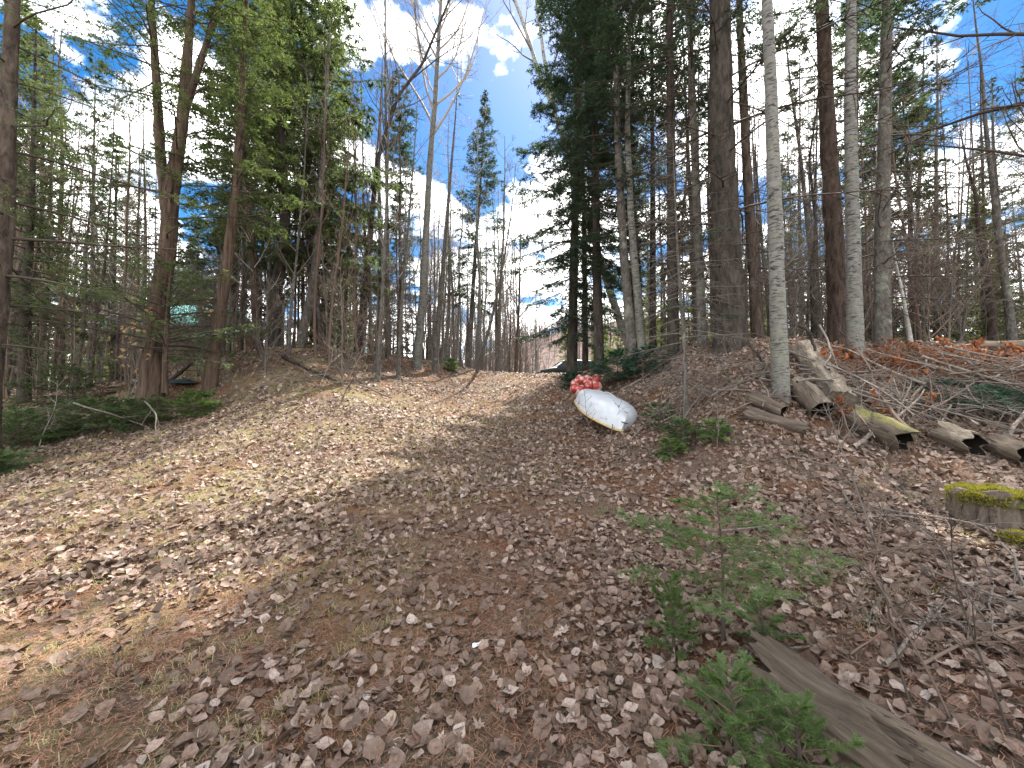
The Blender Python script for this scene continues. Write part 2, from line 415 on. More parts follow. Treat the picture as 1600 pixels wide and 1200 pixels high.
def plain(name, col, rough=.5, spec=.4, var=.0, vs=6, metal=0):
    m, nd, lk, b = mat(name, rough, spec); b.inputs['Metallic'].default_value = metal
    if var:
        h = noise(nd, lk, vs, 6, .65)
        c = ramp(nd, lk, h, [(.3, tuple(x * (1 - var) for x in col)), (.7, tuple(min(1, x * (1 + var * .6)) for x in col))])
        lk.new(c, b.inputs['Base Color']); bump(nd, lk, b, h, .3, .01)
    else: b.inputs['Base Color'].default_value = (*col, 1)
    return m

M = {}
M['bark_brown'] = bark('bark_brown', (.022, .017, .013), (.115, .088, .07), (.13, .135, .105), 10, .62)
M['bark_red'] = bark('bark_red', (.02, .014, .011), (.092, .064, .051), (.12, .115, .095), 12, .68)
M['bark_dark'] = bark('bark_dark', (.013, .011, .009), (.075, .062, .052), (.12, .125, .10), 9, .66)
M['bark_grey'] = bark('bark_grey', (.042, .037, .032), (.15, .135, .118), (.20, .21, .17), 14, .56, .55)
M['bark_cedar'] = bark('bark_cedar', (.024, .016, .012), (.13, .09, .066), (.11, .11, .085), 14, .66, .07)
M['birch'] = birch('birch_bark', (.40, .385, .36), (.06, .05, .045), .39, .64)
M['aspen'] = birch('aspen_bark', (.165, .158, .145), (.032, .028, .025), .40, .635)
M['twig_grey'] = plain('twig_grey', (.13, .112, .097), .85, .15)
M['twig_pale'] = plain('twig_pale', (.33, .29, .25), .8, .2)
M['twig_dark'] = plain('twig_dark', (.06, .047, .038), .9, .15)
M['twig_brown'] = plain('twig_brown', (.12, .085, .065), .85, .15)
M['fir_dark'] = leafmat('fir_needles_dark', [(.022, .038, .030), (.042, .065, .046), (.032, .052, .038), (.062, .085, .058)], .4, tcol=(1.4, 1.5, .9))
M['hemlock'] = leafmat('hemlock_needles', [(.04, .055, .03), (.07, .09, .045), (.052, .07, .036), (.10, .115, .06)], .5, tcol=(1.5, 1.55, .95))
M['cedar'] = leafmat('cedar_sprays', [(.05, .072, .034), (.082, .108, .048), (.062, .088, .04), (.12, .14, .07)], .52, tcol=(1.55, 1.6, .95))
M['fir_young'] = leafmat('fir_needles_young', [(.065, .11, .036), (.115, .17, .06), (.085, .135, .046), (.16, .21, .085)], .45)
M['fir_mid'] = leafmat('fir_needles_mid', [(.045, .075, .032), (.085, .12, .055), (.06, .095, .04), (.12, .155, .075)], .45, tcol=(1.5, 1.6, .9))
M['fir_blue'] = leafmat('fir_needles_bluish', [(.02, .06, .045), (.04, .09, .06), (.03, .075, .05)], .25)
M['spruce_sun'] = leafmat('spruce_needles_light', [(.08, .10, .04), (.12, .14, .06), (.16, .165, .085)], .5, tcol=(1.6, 1.7, .9))
M['leaf_dry'] = leafmat('dry_leaves', [(.11, .07, .05), (.32, .25, .198), (.21, .152, .115), (.38, .315, .268), (.14, .09, .066), (.36, .28, .235), (.24, .172, .135), (.17, .118, .092)], .15, .7, (1.1, .9, .7), .25)
M['leaf_orange'] = leafmat('beech_leaves_orange', [(.20, .075, .035), (.28, .12, .055), (.14, .06, .035), (.24, .13, .08)], .4, .6, (1.4, 1, .6))
M['leaf_pale'] = leafmat('beech_leaves_pale', [(.5, .35, .18), (.42, .26, .12), (.6, .46, .28)], .45, .6, (1.2, 1, .7))
M['needle_dry'] = leafmat('dry_pine_needles', [(.13, .058, .034), (.23, .105, .062), (.17, .085, .052), (.27, .155, .095)], 0, .8)
M['grass'] = leafmat('grass_blades', [(.34, .28, .15), (.10, .13, .04), (.42, .36, .22), (.19, .19, .07), (.30, .24, .13)], .3, .7)
M['moss'] = leafmat('moss', [(.12, .11, .02), (.24, .20, .035), (.08, .075, .018), (.32, .27, .06), (.17, .14, .03)], .3, .9)
def deadwood(name, dark, light, moss=None, amt=.55):
    m, nd, lk, b = mat(name, .9, .15)
    h = noise(nd, lk, 10, 7, .7, (1, 1, .09), dist=1.0)
    hc = noise(nd, lk, 26, 5, .7, (1, 1, .05), dist=.6)
    c = ramp(nd, lk, h, [(.33, dark), (.5, tuple((x + y) / 2 for x, y in zip(dark, light))), (.66, light)])
    c = mixc_(nd, lk, ramp(nd, lk, hc, [(.36, (.9, .9, .9)), (.45, (0, 0, 0))]), c, tuple(x * .5 for x in dark))
    h2 = noise(nd, lk, 3, 5, .6)
    c = mixc_(nd, lk, ramp(nd, lk, h2, [(.4, (0, 0, 0)), (.62, (.6, .6, .6))]), c, tuple(x * .45 for x in light))
    if moss:
        g = nd.new('ShaderNodeNewGeometry'); s = nd.new('ShaderNodeSeparateXYZ'); lk.new(g.outputs['Normal'], s.inputs[0])
        mm = nd.new('ShaderNodeMath'); mm.operation = 'MULTIPLY'; lk.new(s.outputs['Z'], mm.inputs[0]); lk.new(noise(nd, lk, 4, 5, .7, off=(1, 5, 2)), mm.inputs[1])
        f = ramp(nd, lk, mm.outputs[0], [(amt - .12, (0, 0, 0)), (amt, (1, 1, 1))])
        c = mixc_(nd, lk, f, c, moss)
    lk.new(c, b.inputs['Base Color']); bump(nd, lk, b, h, 1.0, .03)
    return m
M['deadwood'] = deadwood('weathered_wood', (.038, .028, .021), (.165, .13, .10))
M['deadwood_pale'] = deadwood('pale_rotten_wood', (.06, .046, .035), (.27, .225, .175))
M['deadwood_moss'] = deadwood('mossy_rotten_wood', (.03, .023, .017), (.15, .12, .09), (.13, .12, .04), .46)
M['log_inside'] = plain('dark_log_hollow', (.012, .01, .008), .95, .05, .5)  # near-black colour for the inner faces of hollow log ends
M['stick'] = bark('grey_stick_bark', (.10, .08, .065), (.30, .255, .215), None, 14)

# ground
m, nd, lk, b = mat('forest_floor', .95, .1)
n1 = noise(nd, lk, 1.3, 5, .6); n2 = noise(nd, lk, 38, 6, .75); n3 = noise(nd, lk, .5, 4, .55, off=(3, 8, 0))
c = ramp(nd, lk, n2, [(.3, (.05, .036, .027)), (.5, (.125, .09, .066)), (.68, (.23, .175, .135))])
c2 = ramp(nd, lk, n2, [(.3, (.06, .032, .02)), (.52, (.15, .078, .045)), (.7, (.22, .135, .085))])
c = mixc_(nd, lk, ramp(nd, lk, n1, [(.45, (0, 0, 0)), (.58, (1, 1, 1))]), c, c2)
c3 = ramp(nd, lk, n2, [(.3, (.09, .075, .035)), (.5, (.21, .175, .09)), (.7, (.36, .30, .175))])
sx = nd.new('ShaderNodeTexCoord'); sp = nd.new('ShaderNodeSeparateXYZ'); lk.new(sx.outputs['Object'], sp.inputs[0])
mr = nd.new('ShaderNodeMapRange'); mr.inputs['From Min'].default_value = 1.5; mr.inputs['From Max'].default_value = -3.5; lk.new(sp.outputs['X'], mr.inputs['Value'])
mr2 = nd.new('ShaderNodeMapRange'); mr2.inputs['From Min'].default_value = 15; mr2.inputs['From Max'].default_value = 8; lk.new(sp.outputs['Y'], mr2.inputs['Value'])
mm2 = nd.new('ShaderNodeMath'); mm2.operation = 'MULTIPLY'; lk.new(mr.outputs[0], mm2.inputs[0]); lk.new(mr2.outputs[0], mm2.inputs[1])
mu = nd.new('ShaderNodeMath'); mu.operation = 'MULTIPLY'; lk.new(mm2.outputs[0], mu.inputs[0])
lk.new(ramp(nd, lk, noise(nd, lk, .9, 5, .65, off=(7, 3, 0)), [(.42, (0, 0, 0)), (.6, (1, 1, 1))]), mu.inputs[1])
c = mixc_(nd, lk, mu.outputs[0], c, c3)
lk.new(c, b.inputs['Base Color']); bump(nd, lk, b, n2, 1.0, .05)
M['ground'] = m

# ------------------------------------------------------------------ setting: ground and far hill
def axis(lo, hi, fine_lo, fine_hi, step, g=1.12):
    a = list(np.arange(fine_lo, fine_hi, step)); s = step; x = a[-1]
    while x < hi: s *= g; x += s; a.append(x)
    s = step; x = fine_lo; pre = []
    while x > lo: s *= g; x -= s; pre.append(x)
    return np.array(pre[::-1] + a)
gx = axis(-700, 700, -9, 9, .15, 1.15); gy = axis(-60, 900, .3, 14, .14, 1.15)
GX, GY = np.meshgrid(gx, gy); GZ = ground_z(GX, GY)
mb = MB(); nx, ny = len(gx), len(gy)
i = np.arange(ny - 1)[:, None] * nx; j = np.arange(nx - 1)[None]
mb.add(np.stack([GX, GY, GZ], -1), np.stack([i + j, i + j + 1, i + j + nx + 1, i + j + nx], -1).reshape(-1, 4))
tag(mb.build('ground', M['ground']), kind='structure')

hx = np.linspace(-260, 420, 90); hy = np.linspace(150, 460, 40)
HX, HY = np.meshgrid(hx, hy)
HZ = 70 * np.exp(-((HX - 120) / 190) ** 2 - ((HY - 330) / 105) ** 2) + fbm(HX * .02, HY * .02, 3) * 10 - 4
mb = MB(); i = np.arange(39)[:, None] * 90; j = np.arange(89)[None]
mb.add(np.stack([HX, HY, HZ], -1), np.stack([i + j, i + j + 1, i + j + 91, i + j + 90], -1).reshape(-1, 4))
hm = plain('hillside_brush', (.14, .10, .088), .95, .1, .7, .25)
tag(mb.build('hill', hm), kind='structure')

rng = np.random.default_rng(11)
# far-off bare wood on the hill: one mass of thin crowns
mb = MB(); n = 640
tx = rng.uniform(-55, 105, n); ty = rng.uniform(150, 330, n); tx[:260] = rng.uniform(-15, 75, 260); ty[:260] = rng.uniform(285, 350, 260)
tz = 70 * np.exp(-((tx - 120) / 190) ** 2 - ((ty - 330) / 105) ** 2) + fbm(tx * .02, ty * .02, 3) * 10 - 4
hh = rng.uniform(6, 15, n); hh[:260] += 5
P = np.stack([np.stack([tx, ty, tz + hh * f], -1) for f in (0, .5, 1)], 1); P[:, 2, :2] += rng.normal(0, .9, (n, 2))
v, q = tubes(P, np.array([.2, .15, .07])[None] * np.ones((n, 1)), 3); mb.add(v, q)
C, Rc, L = spawn(P, np.full((n, 3), .06), hh, 12, rng, .1, 1, (25, 70), .34, .5, 3,   .12, .2, .09, 1.0)
v, q = tubes(C, Rc, 3); mb.add(v, q, 1)
tag(mb.build('distant_woods', [plain('distant_trunks', (.10, .08, .07), .95, .1), plain('distant_twigs', (.2, .145, .13), .95, .1)]), kind='stuff')

# ------------------------------------------------------------------ tree builders
PROTO = {}
def trunk_radius(h, H, r0, top=.12, flare=.45):
    return r0 * ((1 - (1 - top) * np.clip(h / H, 0, 1)) + flare * np.exp(-np.maximum(h, 0) / .28))
def make_tree(kind, seed, P, r0, H, bark_m, o, sides=12, step=.22, ridge=.05, flare=.35, extra=()):
    """P: trunk line relative to the base. Returns dict of part meshes."""
    rng = np.random.default_rng(seed)
    Q, s = resample(P, step); Rr = trunk_radius(s, s[-1], r0, o.pop('top', .12), flare)
    mb = MB(); trunk_mb(mb, Q, Rr, sides, rng, ridge)
    stems = [(Q, Rr)]; subs = []
    for EP, er in extra:
        Q2, s2 = resample(EP, step); R2 = er * (1 - .8 * s2 / s2[-1]); sm = MB(); trunk_mb(sm, Q2, R2, max(8, sides - 2), rng, ridge); stems.append((Q2, R2)); subs.append((sm, bark_m))
    parts = {'trunk': (mb, bark_m)}
    for i_, x_ in enumerate(subs): parts['stem' + ' ' * i_] = x_
    if kind == 'bare':
        tw = o.pop('twig', 'twig_grey'); cb = MB()
        for Qs, Rs in stems:
            c = bare_crown(Qs, Rs, rng, **o)
            cb.v += c.v; [cb.f[k].extend([f + cb.n for f in c.f[k]]) for k in (3, 4)]; [cb.m[k].extend(c.m[k]) for k in (3, 4)]; cb.n += c.n
        parts['crown'] = (cb, M[tw])
    elif kind == 'conifer':
        fol = o.pop('fol', 'fir_dark'); tw = o.pop('twig', 'twig_dark'); ff = MB()
        for i_, (Qs, Rs) in enumerate(stems):
            b_, f_ = conifer(Qs, Rs, rng, **o)
            parts['branches' + ' ' * i_] = (b_, M[tw])
            for A, C in ((ff, f_),):
                A.v += C.v; [A.f[k].extend([f + A.n for f in C.f[k]]) for k in (3, 4)]; [A.m[k].extend(C.m[k]) for k in (3, 4)]; A.n += C.n
        if ff.n: parts['crown'] = (ff, M[fol])
    return {k: a.mesh(k.strip(), m_, smooth=(k != 'crown' or kind == 'bare')) for k, (a, m_) in parts.items()}
def plant(name, label, cat, meshes, loc, rz=0, s=1.0, group=None):
    t = thing(name, label, cat, loc, rz, group); t.scale = (s, s, s)
    for k, me in meshes.items(): link_mesh(k.strip(), me, t)
    return t
TRI = 0
def hero(name, label, kind, seed, path, d, r0, H, bark_m, o, base=None, extra=(), group=None, cat='tree', lean=(0, 0), **kw):
    """path: pixels up the trunk, all at distance d; first is the foot."""
    pts = [W(px, py, d) for px, py in path]
    b0 = np.array([pts[0][0], d, gz(pts[0][0], d)])
    pts = [p - b0 for p in pts if p[2] > b0[2] + .05]
    loc = [np.array([0, 0, -.3]), np.array([0, 0, 0])] + pts
    if len(loc) > 2: loc[1] = (loc[0] * .0 + np.array([pts[0][0] * .0, 0, 0]))
    last, prev = loc[-1], loc[-2] if len(loc) > 2 else np.array([0, 0, -1])
    dr = norm(last - prev); dr = norm(dr * .6 + np.array([lean[0], lean[1], 1.]) * .4)
    if H > last[2]: loc.append(last + dr * (H - last[2]) / max(dr[2], .3))
    ex = [([W(px, py, d + dd) - b0 for px, py, dd in ep] + ([] if not eh else [W(*ep[-1][:2], d + ep[-1][2]) - b0 + np.array([eh[0], eh[1], eh[2]])]), er) for ep, er, eh in extra]
    me = make_tree(kind, seed, loc, r0, H, M[bark_m], dict(o), extra=ex, **kw)
    return plant(name, label, cat, me, b0, 0, 1, group)

DEADLOW = lambda thr, soft=.1: (lambda t: float(np.clip((t - thr) / soft + .5, 0, 1)))

# ---- left side
hero('hemlock_tree', 'grey lichened hemlock trunk cut off by the left edge of the view', 'conifer', 101, [(-18, 600), (6, 350), (16, 80), (20, 0)], 6.6, .17, 15, 'bark_brown',
     dict(nb=60, t0=.16, Lmax=3.0, el_bot=0, el_top=30, droop=22, fol='hemlock', live=lambda t: .88, td=15, tl=.55, m=8, ln=.06, wd=.02, sub=2), sides=18, step=.12)
hero('cedar_tree', 'forked reddish cedar with peeling sunlit bark and a slimmer stem at its foot', 'conifer', 102, [(236, 612), (248, 480), (262, 380), (268, 300), (284, 200), (300, 0)], 9.6, .26, 13, 'bark_cedar',
     dict(nb=58, t0=.27, Lmax=3.0, el_bot=12, el_top=35, droop=26, fol='cedar', live=lambda t: .6, td=11, tl=.55, m=7, ln=.085, wd=.03, sub=2, twd=.35, dead_td=6),
     extra=[([(262, 330, 0), (250, 240, .1), (246, 150, .2), (236, 0, .3)], .13, (-.3, .2, 3.5)), ([(258, 614, -.3), (258, 560, -.3), (262, 480, -.28), (268, 410, -.15)], .07, None), ([(290, 170, 0), (312, 100, .1), (345, 0, .2)], .09, (.8, 0, 3))], sides=18, step=.12, ridge=.07, flare=.5)
hero('cedar_tree', 'slanting cedar with a pale streaked lower trunk behind the small fir', 'conifer', 103, [(328, 600), (350, 450), (368, 300), (378, 150), (385, 0)], 10.2, .17, 13, 'bark_cedar',
     dict(nb=78, t0=.35, Lmax=2.5, el_bot=8, el_top=30, droop=30, fol='cedar', live=lambda t: .92, td=15, tl=.55, m=8, ln=.11, wd=.028, twd=.4, sub=2), sides=14)
hero('cedar_tree', 'dense olive green cedar bulging out over the left side of the track', 'conifer', 104, [(500, 565), (488, 430), (480, 300), (478, 150), (470, 0)], 15.2, .2, 18.5, 'bark_dark',
     dict(nb=175, t0=.17, Lmax=4.2, el_bot=2, el_top=30, droop=30, fol='cedar', live=lambda t: .97, td=15, tl=.7, m=10, ln=.16, wd=.042, twd=.45, sub=2, nd_droop=.35, prof=lambda t: np.minimum(1, .75 + t) * (1 - t) ** .55), sides=12)
hero('cedar_tree', 'tall leafy cedar with a bare black lower trunk on the left bank', 'conifer', 105, [(426, 560), (434, 440), (446, 370), (440, 200), (425, 0)], 13.6, .21, 17.5, 'bark_dark',
     dict(nb=100, t0=.27, Lmax=2.9, el_bot=2, el_top=30, droop=28, fol='cedar', live=lambda t: .95, td=15, tl=.55, m=8, ln=.13, wd=.036, twd=.45, sub=2), sides=14)
hero('hemlock_tree', 'brown hemlock trunk just left of the black cedar trunk', 'conifer', 106, [(403, 560), (398, 420), (380, 250), (372, 0)], 12.8, .16, 14, 'bark_red',
     dict(nb=70, t0=.3, Lmax=2.4, el_bot=0, el_top=30, droop=25, fol='hemlock', live=lambda t: .8, td=14, tl=.5, m=7, ln=.1, wd=.035), sides=12)
hero('hemlock_tree', 'thin dark hemlock standing in the shade behind the left edge brush', 'conifer', 107, [(38, 590), (42, 450), (50, 300), (55, 100)], 11.5, .15, 12, 'bark_dark',
     dict(nb=110, t0=.2, Lmax=2.8, el_bot=0, el_top=25, droop=28, fol='hemlock', live=lambda t: .95, td=15, tl=.55, m=9, ln=.11, wd=.028, twd=.35), sides=12)
hero('bare_tree', 'grey leaning trunk right of the big cedar on the left bank', 'conifer', 108, [(468, 556), (478, 500), (492, 430), (500, 330)], 13.5, .16, 12, 'bark_grey',
     dict(nb=60, t0=.3, Lmax=2.2, fol='hemlock', live=lambda t: .5, td=10, tl=.45, m=6, twd=.35), sides=12)
hero('maple_pole', 'slim straight pole tree on the sunlit lip of the left bank', 'bare', 109, [(590, 592), (597, 470), (602, 380), (606, 260), (609, 120)], 13.2, .085, 12, 'bark_grey',
     dict(n1=16, t0=.3, L1=2.2, k2=5, k3=4, k4=2, twig='twig_grey'), sides=9)
hero('maple_pole', 'thin grey pole tree right beside the straight one on the bank lip', 'bare', 110, [(622, 580), (630, 440), (640, 330), (650, 200)], 14.5, .08, 11, 'bark_grey',
     dict(n1=16, t0=.3, L1=2.4, k2=5, k3=4, k4=2, twig='twig_grey'), sides=9)
hero('bare_tree', 'tall pale aspen with a broad bare crown against the blue sky', 'bare', 111, [(652, 562), (662, 450), (667, 340), (672, 250), (680, 160)], 17.5, .2, 25, 'aspen',
     dict(n1=28, t0=.42, L1=7.0, ang=(22, 48), k2=7, k3=6, k4=2, twig='twig_pale', rmin=.0045, trop=.14), sides=12)
hero('spruce_tree', 'dead spruce pole with short stubs and no needles', 'conifer', 112, [(680, 562), (690, 450), (700, 320), (712, 180)], 18.2, .16, 13.8, 'bark_grey',
     dict(nb=90, t0=.15, Lmax=1.7, el_bot=-5, el_top=5, droop=15, live=lambda t: 0.0 if t < .93 else .8, dead_td=4, dead_tl=.4, pow_=.5), sides=10)
hero('fir_tree', 'tall spired fir with a thin ragged crown left of the white cloud', 'conifer', 113, [(732, 580), (742, 400), (750, 300), (756, 200)], 27, .2, 20.5, 'bark_grey',
     dict(nb=150, t0=.25, Lmax=2.9, el_bot=-10, el_top=45, droop=25, fol='fir_dark', live=lambda t: .6 + .4 * t, td=13, tl=.7, m=8, ln=.16, wd=.045, pow_=.8, dead_td=3), sides=8, step=.4)
hero('bare_tree', 'leaning slender tree at the left edge of the road crest', 'bare', 114, [(745, 586), (768, 500), (785, 420), (798, 340)], 21, .1, 11.5, 'bark_grey',
     dict(n1=18, t0=.3, L1=2.8, k2=6, k3=5, k4=2, twig='twig_grey', rmin=.006), sides=8)
hero('bare_tree', 'dark forked tree bending over behind the dense cedar', 'bare', 115, [(560, 560), (575, 400), (590, 250), (622, 150), (660, 100)], 16, .13, 19, 'bark_dark',
     dict(n1=18, t0=.42, L1=4.5, k2=6, k3=5, k4=2, twig='twig_dark', rmin=.004), sides=10)
hero('bare_tree', 'upright grey tree between the dense cedar and the broad pale crown', 'bare', 116, [(606, 562), (605, 350), (603, 180), (602, 60)], 17, .11, 21, 'bark_grey',
     dict(n1=18, t0=.38, L1=4.0, k2=6, k3=5, k4=2, twig='twig_grey', rmin=.004), sides=10)

# ---- right side
firo = dict(nb=170, t0=.14, Lmax=2.9, el_bot=-14, el_top=35, droop=24, upturn=18, fol='fir_dark', live=lambda t: .93, td=17, tl=.6, m=10, ln=.13, wd=.03, twd=.3, sub=2, pow_=.5, nmain=16)
hero('fir_tree', 'dark full fir at the right edge of the track above the parked car', 'conifer', 201, [(893, 588), (897, 400), (902, 200), (905, 50)], 14.2, .19, 21.5, 'bark_dark', dict(firo, t0=.08, nb=190), sides=12)
hero('fir_tree', 'dark fir with drooping boughs behind the red floats', 'conifer', 202, [(936, 572), (932, 400), (930, 200), (932, 0)], 12.6, .17, 20, 'bark_dark', dict(firo, t0=.17, Lmax=2.5), sides=12)
hero('fir_tree', 'slim dark fir between two birches on the right bank', 'conifer', 203, [(988, 548), (975, 400), (966, 250), (960, 0)], 11.2, .15, 17, 'bark_grey',
     dict(firo, nb=110, t0=.3, Lmax=2.2, live=DEADLOW(.25, .4)), sides=12)
hero('birch_tree', 'white birch leaning left through the dark firs', 'bare', 204, [(985, 548), (958, 470), (930, 380), (905, 290), (868, 180), (838, 100), (812, 20)], 16.2, .17, 23, 'birch',
     dict(n1=13, t0=.5, L1=6.0, ang=(20, 45), k2=5, k3=5, k4=2, twig='twig_grey', rmin=.004, trop=.1), sides=14, lean=(-.5, 0),
     extra=[([(868, 180, 0), (850, 90, .1), (838, 0, .3)], .09, (-.8, .3, 5))])
hero('birch_tree', 'pale upright birch beside the leaning one', 'bare', 205, [(1003, 548), (994, 440), (985, 330), (980, 200), (985, 0)], 11.0, .12, 16, 'aspen',
     dict(n1=16, t0=.55, L1=3, k2=5, k3=5, k4=2, twig='twig_dark'), sides=14)
deado = dict(nb=110, t0=.06, Lmax=2.6, el_bot=-4, el_top=30, droop=16, upturn=10, fol='fir_dark', live=DEADLOW(.42, .35), td=13, tl=.55, m=8, ln=.10, wd=.036, dead_td=6, dead_tl=.75, pow_=.45, fat=.75)
hero('spruce_tree', 'small dead spruce with a mesh of bare twigs in front of the right bank', 'conifer', 206, [(1072, 652), (1068, 520), (1060, 420), (1055, 320)], 6.7, .045, 4.9, 'bark_grey',
     dict(nb=95, t0=.08, Lmax=1.4, el_bot=-15, el_top=15, droop=24, live=lambda t: .06, fol='fir_dark', twig='twig_grey', td=8, tl=.25, dead_td=11, dead_tl=.5, pow_=.4, fat=.75), sides=9)
hero('spruce_tree', 'brown spruce trunk with dead boughs left of the small grey trunk', 'conifer', 207, [(1052, 545), (1050, 400), (1048, 200), (1046, 0)], 10.0, .15, 18, 'bark_dark', deado, sides=14, step=.15)
hero('spruce_tree', 'slim grey spruce trunk immediately left of the thickest dark trunk', 'conifer', 208, [(1098, 540), (1092, 400), (1084, 200), (1076, 0)], 9.6, .12, 17, 'bark_grey', dict(deado, nb=85), sides=14, step=.15)
hero('pine_tree', 'thickest dark furrowed pine trunk on top of the right bank', 'conifer', 209, [(1141, 542), (1138, 450), (1130, 300), (1126, 150), (1125, 0)], 8.8, .335, 20, 'bark_dark',
     dict(deado, nb=75, t0=.1, Lmax=3.9, live=DEADLOW(.5, .2), br=.0125, droop=30), sides=30, step=.07, ridge=.045, flare=.3)
hero('spruce_tree', 'brownish spruce trunk just right of the thickest dark trunk', 'conifer', 210, [(1184, 530), (1176, 400), (1166, 250), (1158, 80), (1155, 0)], 9.8, .14, 18, 'bark_brown', dict(deado, nb=90), sides=14, step=.15)
hero('birch_tree', 'speckled birch standing by the log ends on the bank slope', 'bare', 211, [(1220, 606), (1214, 450), (1208, 250), (1204, 120), (1198, 0)], 6.3, .13, 15, 'aspen',
     dict(n1=14, t0=.5, L1=3, k2=5, k3=5, k4=2, twig='twig_dark', trop=.05), sides=20, step=.09, ridge=.02, flare=.2)
hero('pine_tree', 'dark reddish pine trunk behind the arched branch', 'conifer', 212, [(1312, 536), (1305, 400), (1294, 220), (1287, 60), (1284, 0)], 9.2, .215, 19, 'bark_red', dict(deado, nb=70, Lmax=2.8), sides=22, step=.1, ridge=.05)
hero('birch_tree', 'grey banded birch close against the reddish pine trunk', 'bare', 213, [(1337, 548), (1332, 350), (1328, 150), (1330, 0)], 8.2, .15, 17, 'aspen',
     dict(n1=14, t0=.5, L1=3, k2=5, k3=5, k4=2, twig='twig_dark', trop=.05), sides=18, step=.1, ridge=.02, flare=.2)
hero('fir_tree', 'straight grey fir trunk with lichen right of the banded birch', 'conifer', 214, [(1378, 534), (1378, 350), (1382, 180), (1386, 0)], 8.9, .17, 18, 'bark_grey', dict(deado, nb=110, Lmax=3.0), sides=18, step=.1, ridge=.025)
hero('birch_snag', 'thin white birch snag leaning beside the lichened fir', 'bare', 215, [(1424, 538), (1412, 470), (1398, 400)], 9.4, .06, 2.6, 'birch',
     dict(n1=3, t0=.5, L1=.5, k2=2, k3=0, twig='twig_pale'), sides=10, step=.1)
hero('dead_snag', 'crooked dead snag with knobby broken top on the far right', 'bare', 216, [(1552, 535), (1545, 440), (1530, 370), (1524, 300), (1512, 262)], 10.5, .1, 5.9, 'bark_red',
     dict(n1=8, t0=.35, L1=1.2, k2=4, k3=2, k4=0, twig='twig_brown', ang=(40, 80)), sides=12, step=.1, ridge=.12)
hero('fir_tree', 'broad pointed fir standing clear against blue sky at the far right', 'conifer', 217, [(1556, 540), (1555, 400), (1552, 250), (1550, 122)], 19, .18, 14.6, 'bark_grey',
     dict(nb=150, t0=.1, Lmax=2.3, el_bot=-8, el_top=40, droop=22, fol='fir_dark', live=lambda t: .3 + .65 * t, td=10, tl=.55, m=6, ln=.09, wd=.03, pow_=.7, dead_td=4), sides=10, step=.3)
hero('bare_tree', 'thin wavy stem left of the dark reddish pine trunk', 'bare', 218, [(1270, 520), (1268, 430), (1274, 340), (1264, 250), (1275, 180)], 10.8, .06, 9.5, 'bark_dark',
     dict(n1=10, t0=.35, L1=1.8, k2=4, k3=3, k4=2, twig='twig_dark'), sides=9, step=.12)
hero('maple_tree', 'bare tree with outstretched arching limbs beyond the top right corner', 'bare', 219, [(1760, 600), (1740, 300), (1700, 120)], 8.0, .16, 13, 'bark_dark',
     dict(n1=26, t0=.25, L1=5.0, ang=(45, 80), k2=7, k3=5, k4=0, twig='twig_dark', trop=.03), sides=12)
hero('fir_tree', 'narrow dark fir set back between the slim trunks of the right bank', 'conifer', 220, [(1020, 548), (1020, 300), (1018, 0)], 14.5, .14, 17, 'bark_dark', dict(firo, nb=95, t0=.22, Lmax=2.0), sides=10)
hero('fir_tree', 'dark shaggy fir behind the car-side fir at the track edge', 'conifer', 221, [(915, 582), (912, 300), (905, 0)], 17.5, .15, 17, 'bark_dark', dict(firo, nb=95, t0=.12, Lmax=2.3), sides=10)

# ------------------------------------------------------------------ background trees: a few kinds, copied
def pole(H, rng, bend=.25):
    n = 9; z = np.linspace(-.3, H, n); x = np.cumsum(rng.normal(0, bend, n)) * .35; y = np.cumsum(rng.normal(0, bend, n)) * .35
    x -= x[0]; y -= y[0]
    return np.stack([x, y, z], 1)
KIND = {}
rg = np.random.default_rng(5)
for k in range(4):
    KIND['bare', k] = make_tree('bare', 300 + k, pole(14 + k, rg), .11 + .015 * k, 14, M[['bark_grey', 'bark_brown', 'aspen', 'bark_grey'][k]],
        dict(n1=18, t0=.3, L1=3.2, k2=6, k3=5, k4=2, twig=['twig_grey', 'twig_brown', 'twig_pale', 'twig_grey'][k], rmin=.005), sides=7, step=.6)
for k in range(3):
    KIND['thin', k] = make_tree('bare', 320 + k, pole(8 + 1.5 * k, rg, .15), .05, 9, M[['bark_grey', 'twig_brown', 'bark_brown'][k]],
        dict(n1=14, t0=.2, L1=1.8, k2=5, k3=4, k4=0, twig=['twig_grey', 'twig_brown', 'twig_pale'][k], rmin=.006), sides=6, step=.6)
for k in range(3):
    KIND['conifer', k] = make_tree('conifer', 340 + k, pole(14 + 2 * k, rg, .08), .15, 15, M['bark_dark'],
        dict(nb=120, t0=.12, Lmax=2.2, el_bot=-12, el_top=35, droop=24, fol=['hemlock', 'fir_dark', 'hemlock'][k], live=lambda t: .9, td=10, tl=.7, m=9, ln=.24, wd=.055, sub=1, pow_=.6), sides=7, step=.6)
for k in range(2):
    KIND['skeletal', k] = make_tree('conifer', 360 + k, pole(15 + 2 * k, rg, .08), .12, 15, M[['bark_brown', 'bark_grey'][k]],
        dict(nb=90, t0=.06, Lmax=2.0, el_bot=-5, el_top=25, droop=18, fol='fir_dark', live=DEADLOW(.5, .3), td=10, tl=.6, m=8, ln=.2, wd=.05, sub=1, dead_td=6, dead_tl=.6, pow_=.5), sides=7, step=.6)
for k in range(2):
    KIND['young', k] = make_tree('conifer', 380 + k, pole(4.5 + 1.5 * k, rg, .05), .05, 5, M['bark_grey'],
        dict(nb=80, t0=.05, Lmax=1.4, el_bot=-5, el_top=40, droop=15, fol='spruce_sun', live=lambda t: .9, td=14, tl=.45, m=8, ln=.17, wd=.042, sub=1, pow_=.8), sides=6, step=.5)

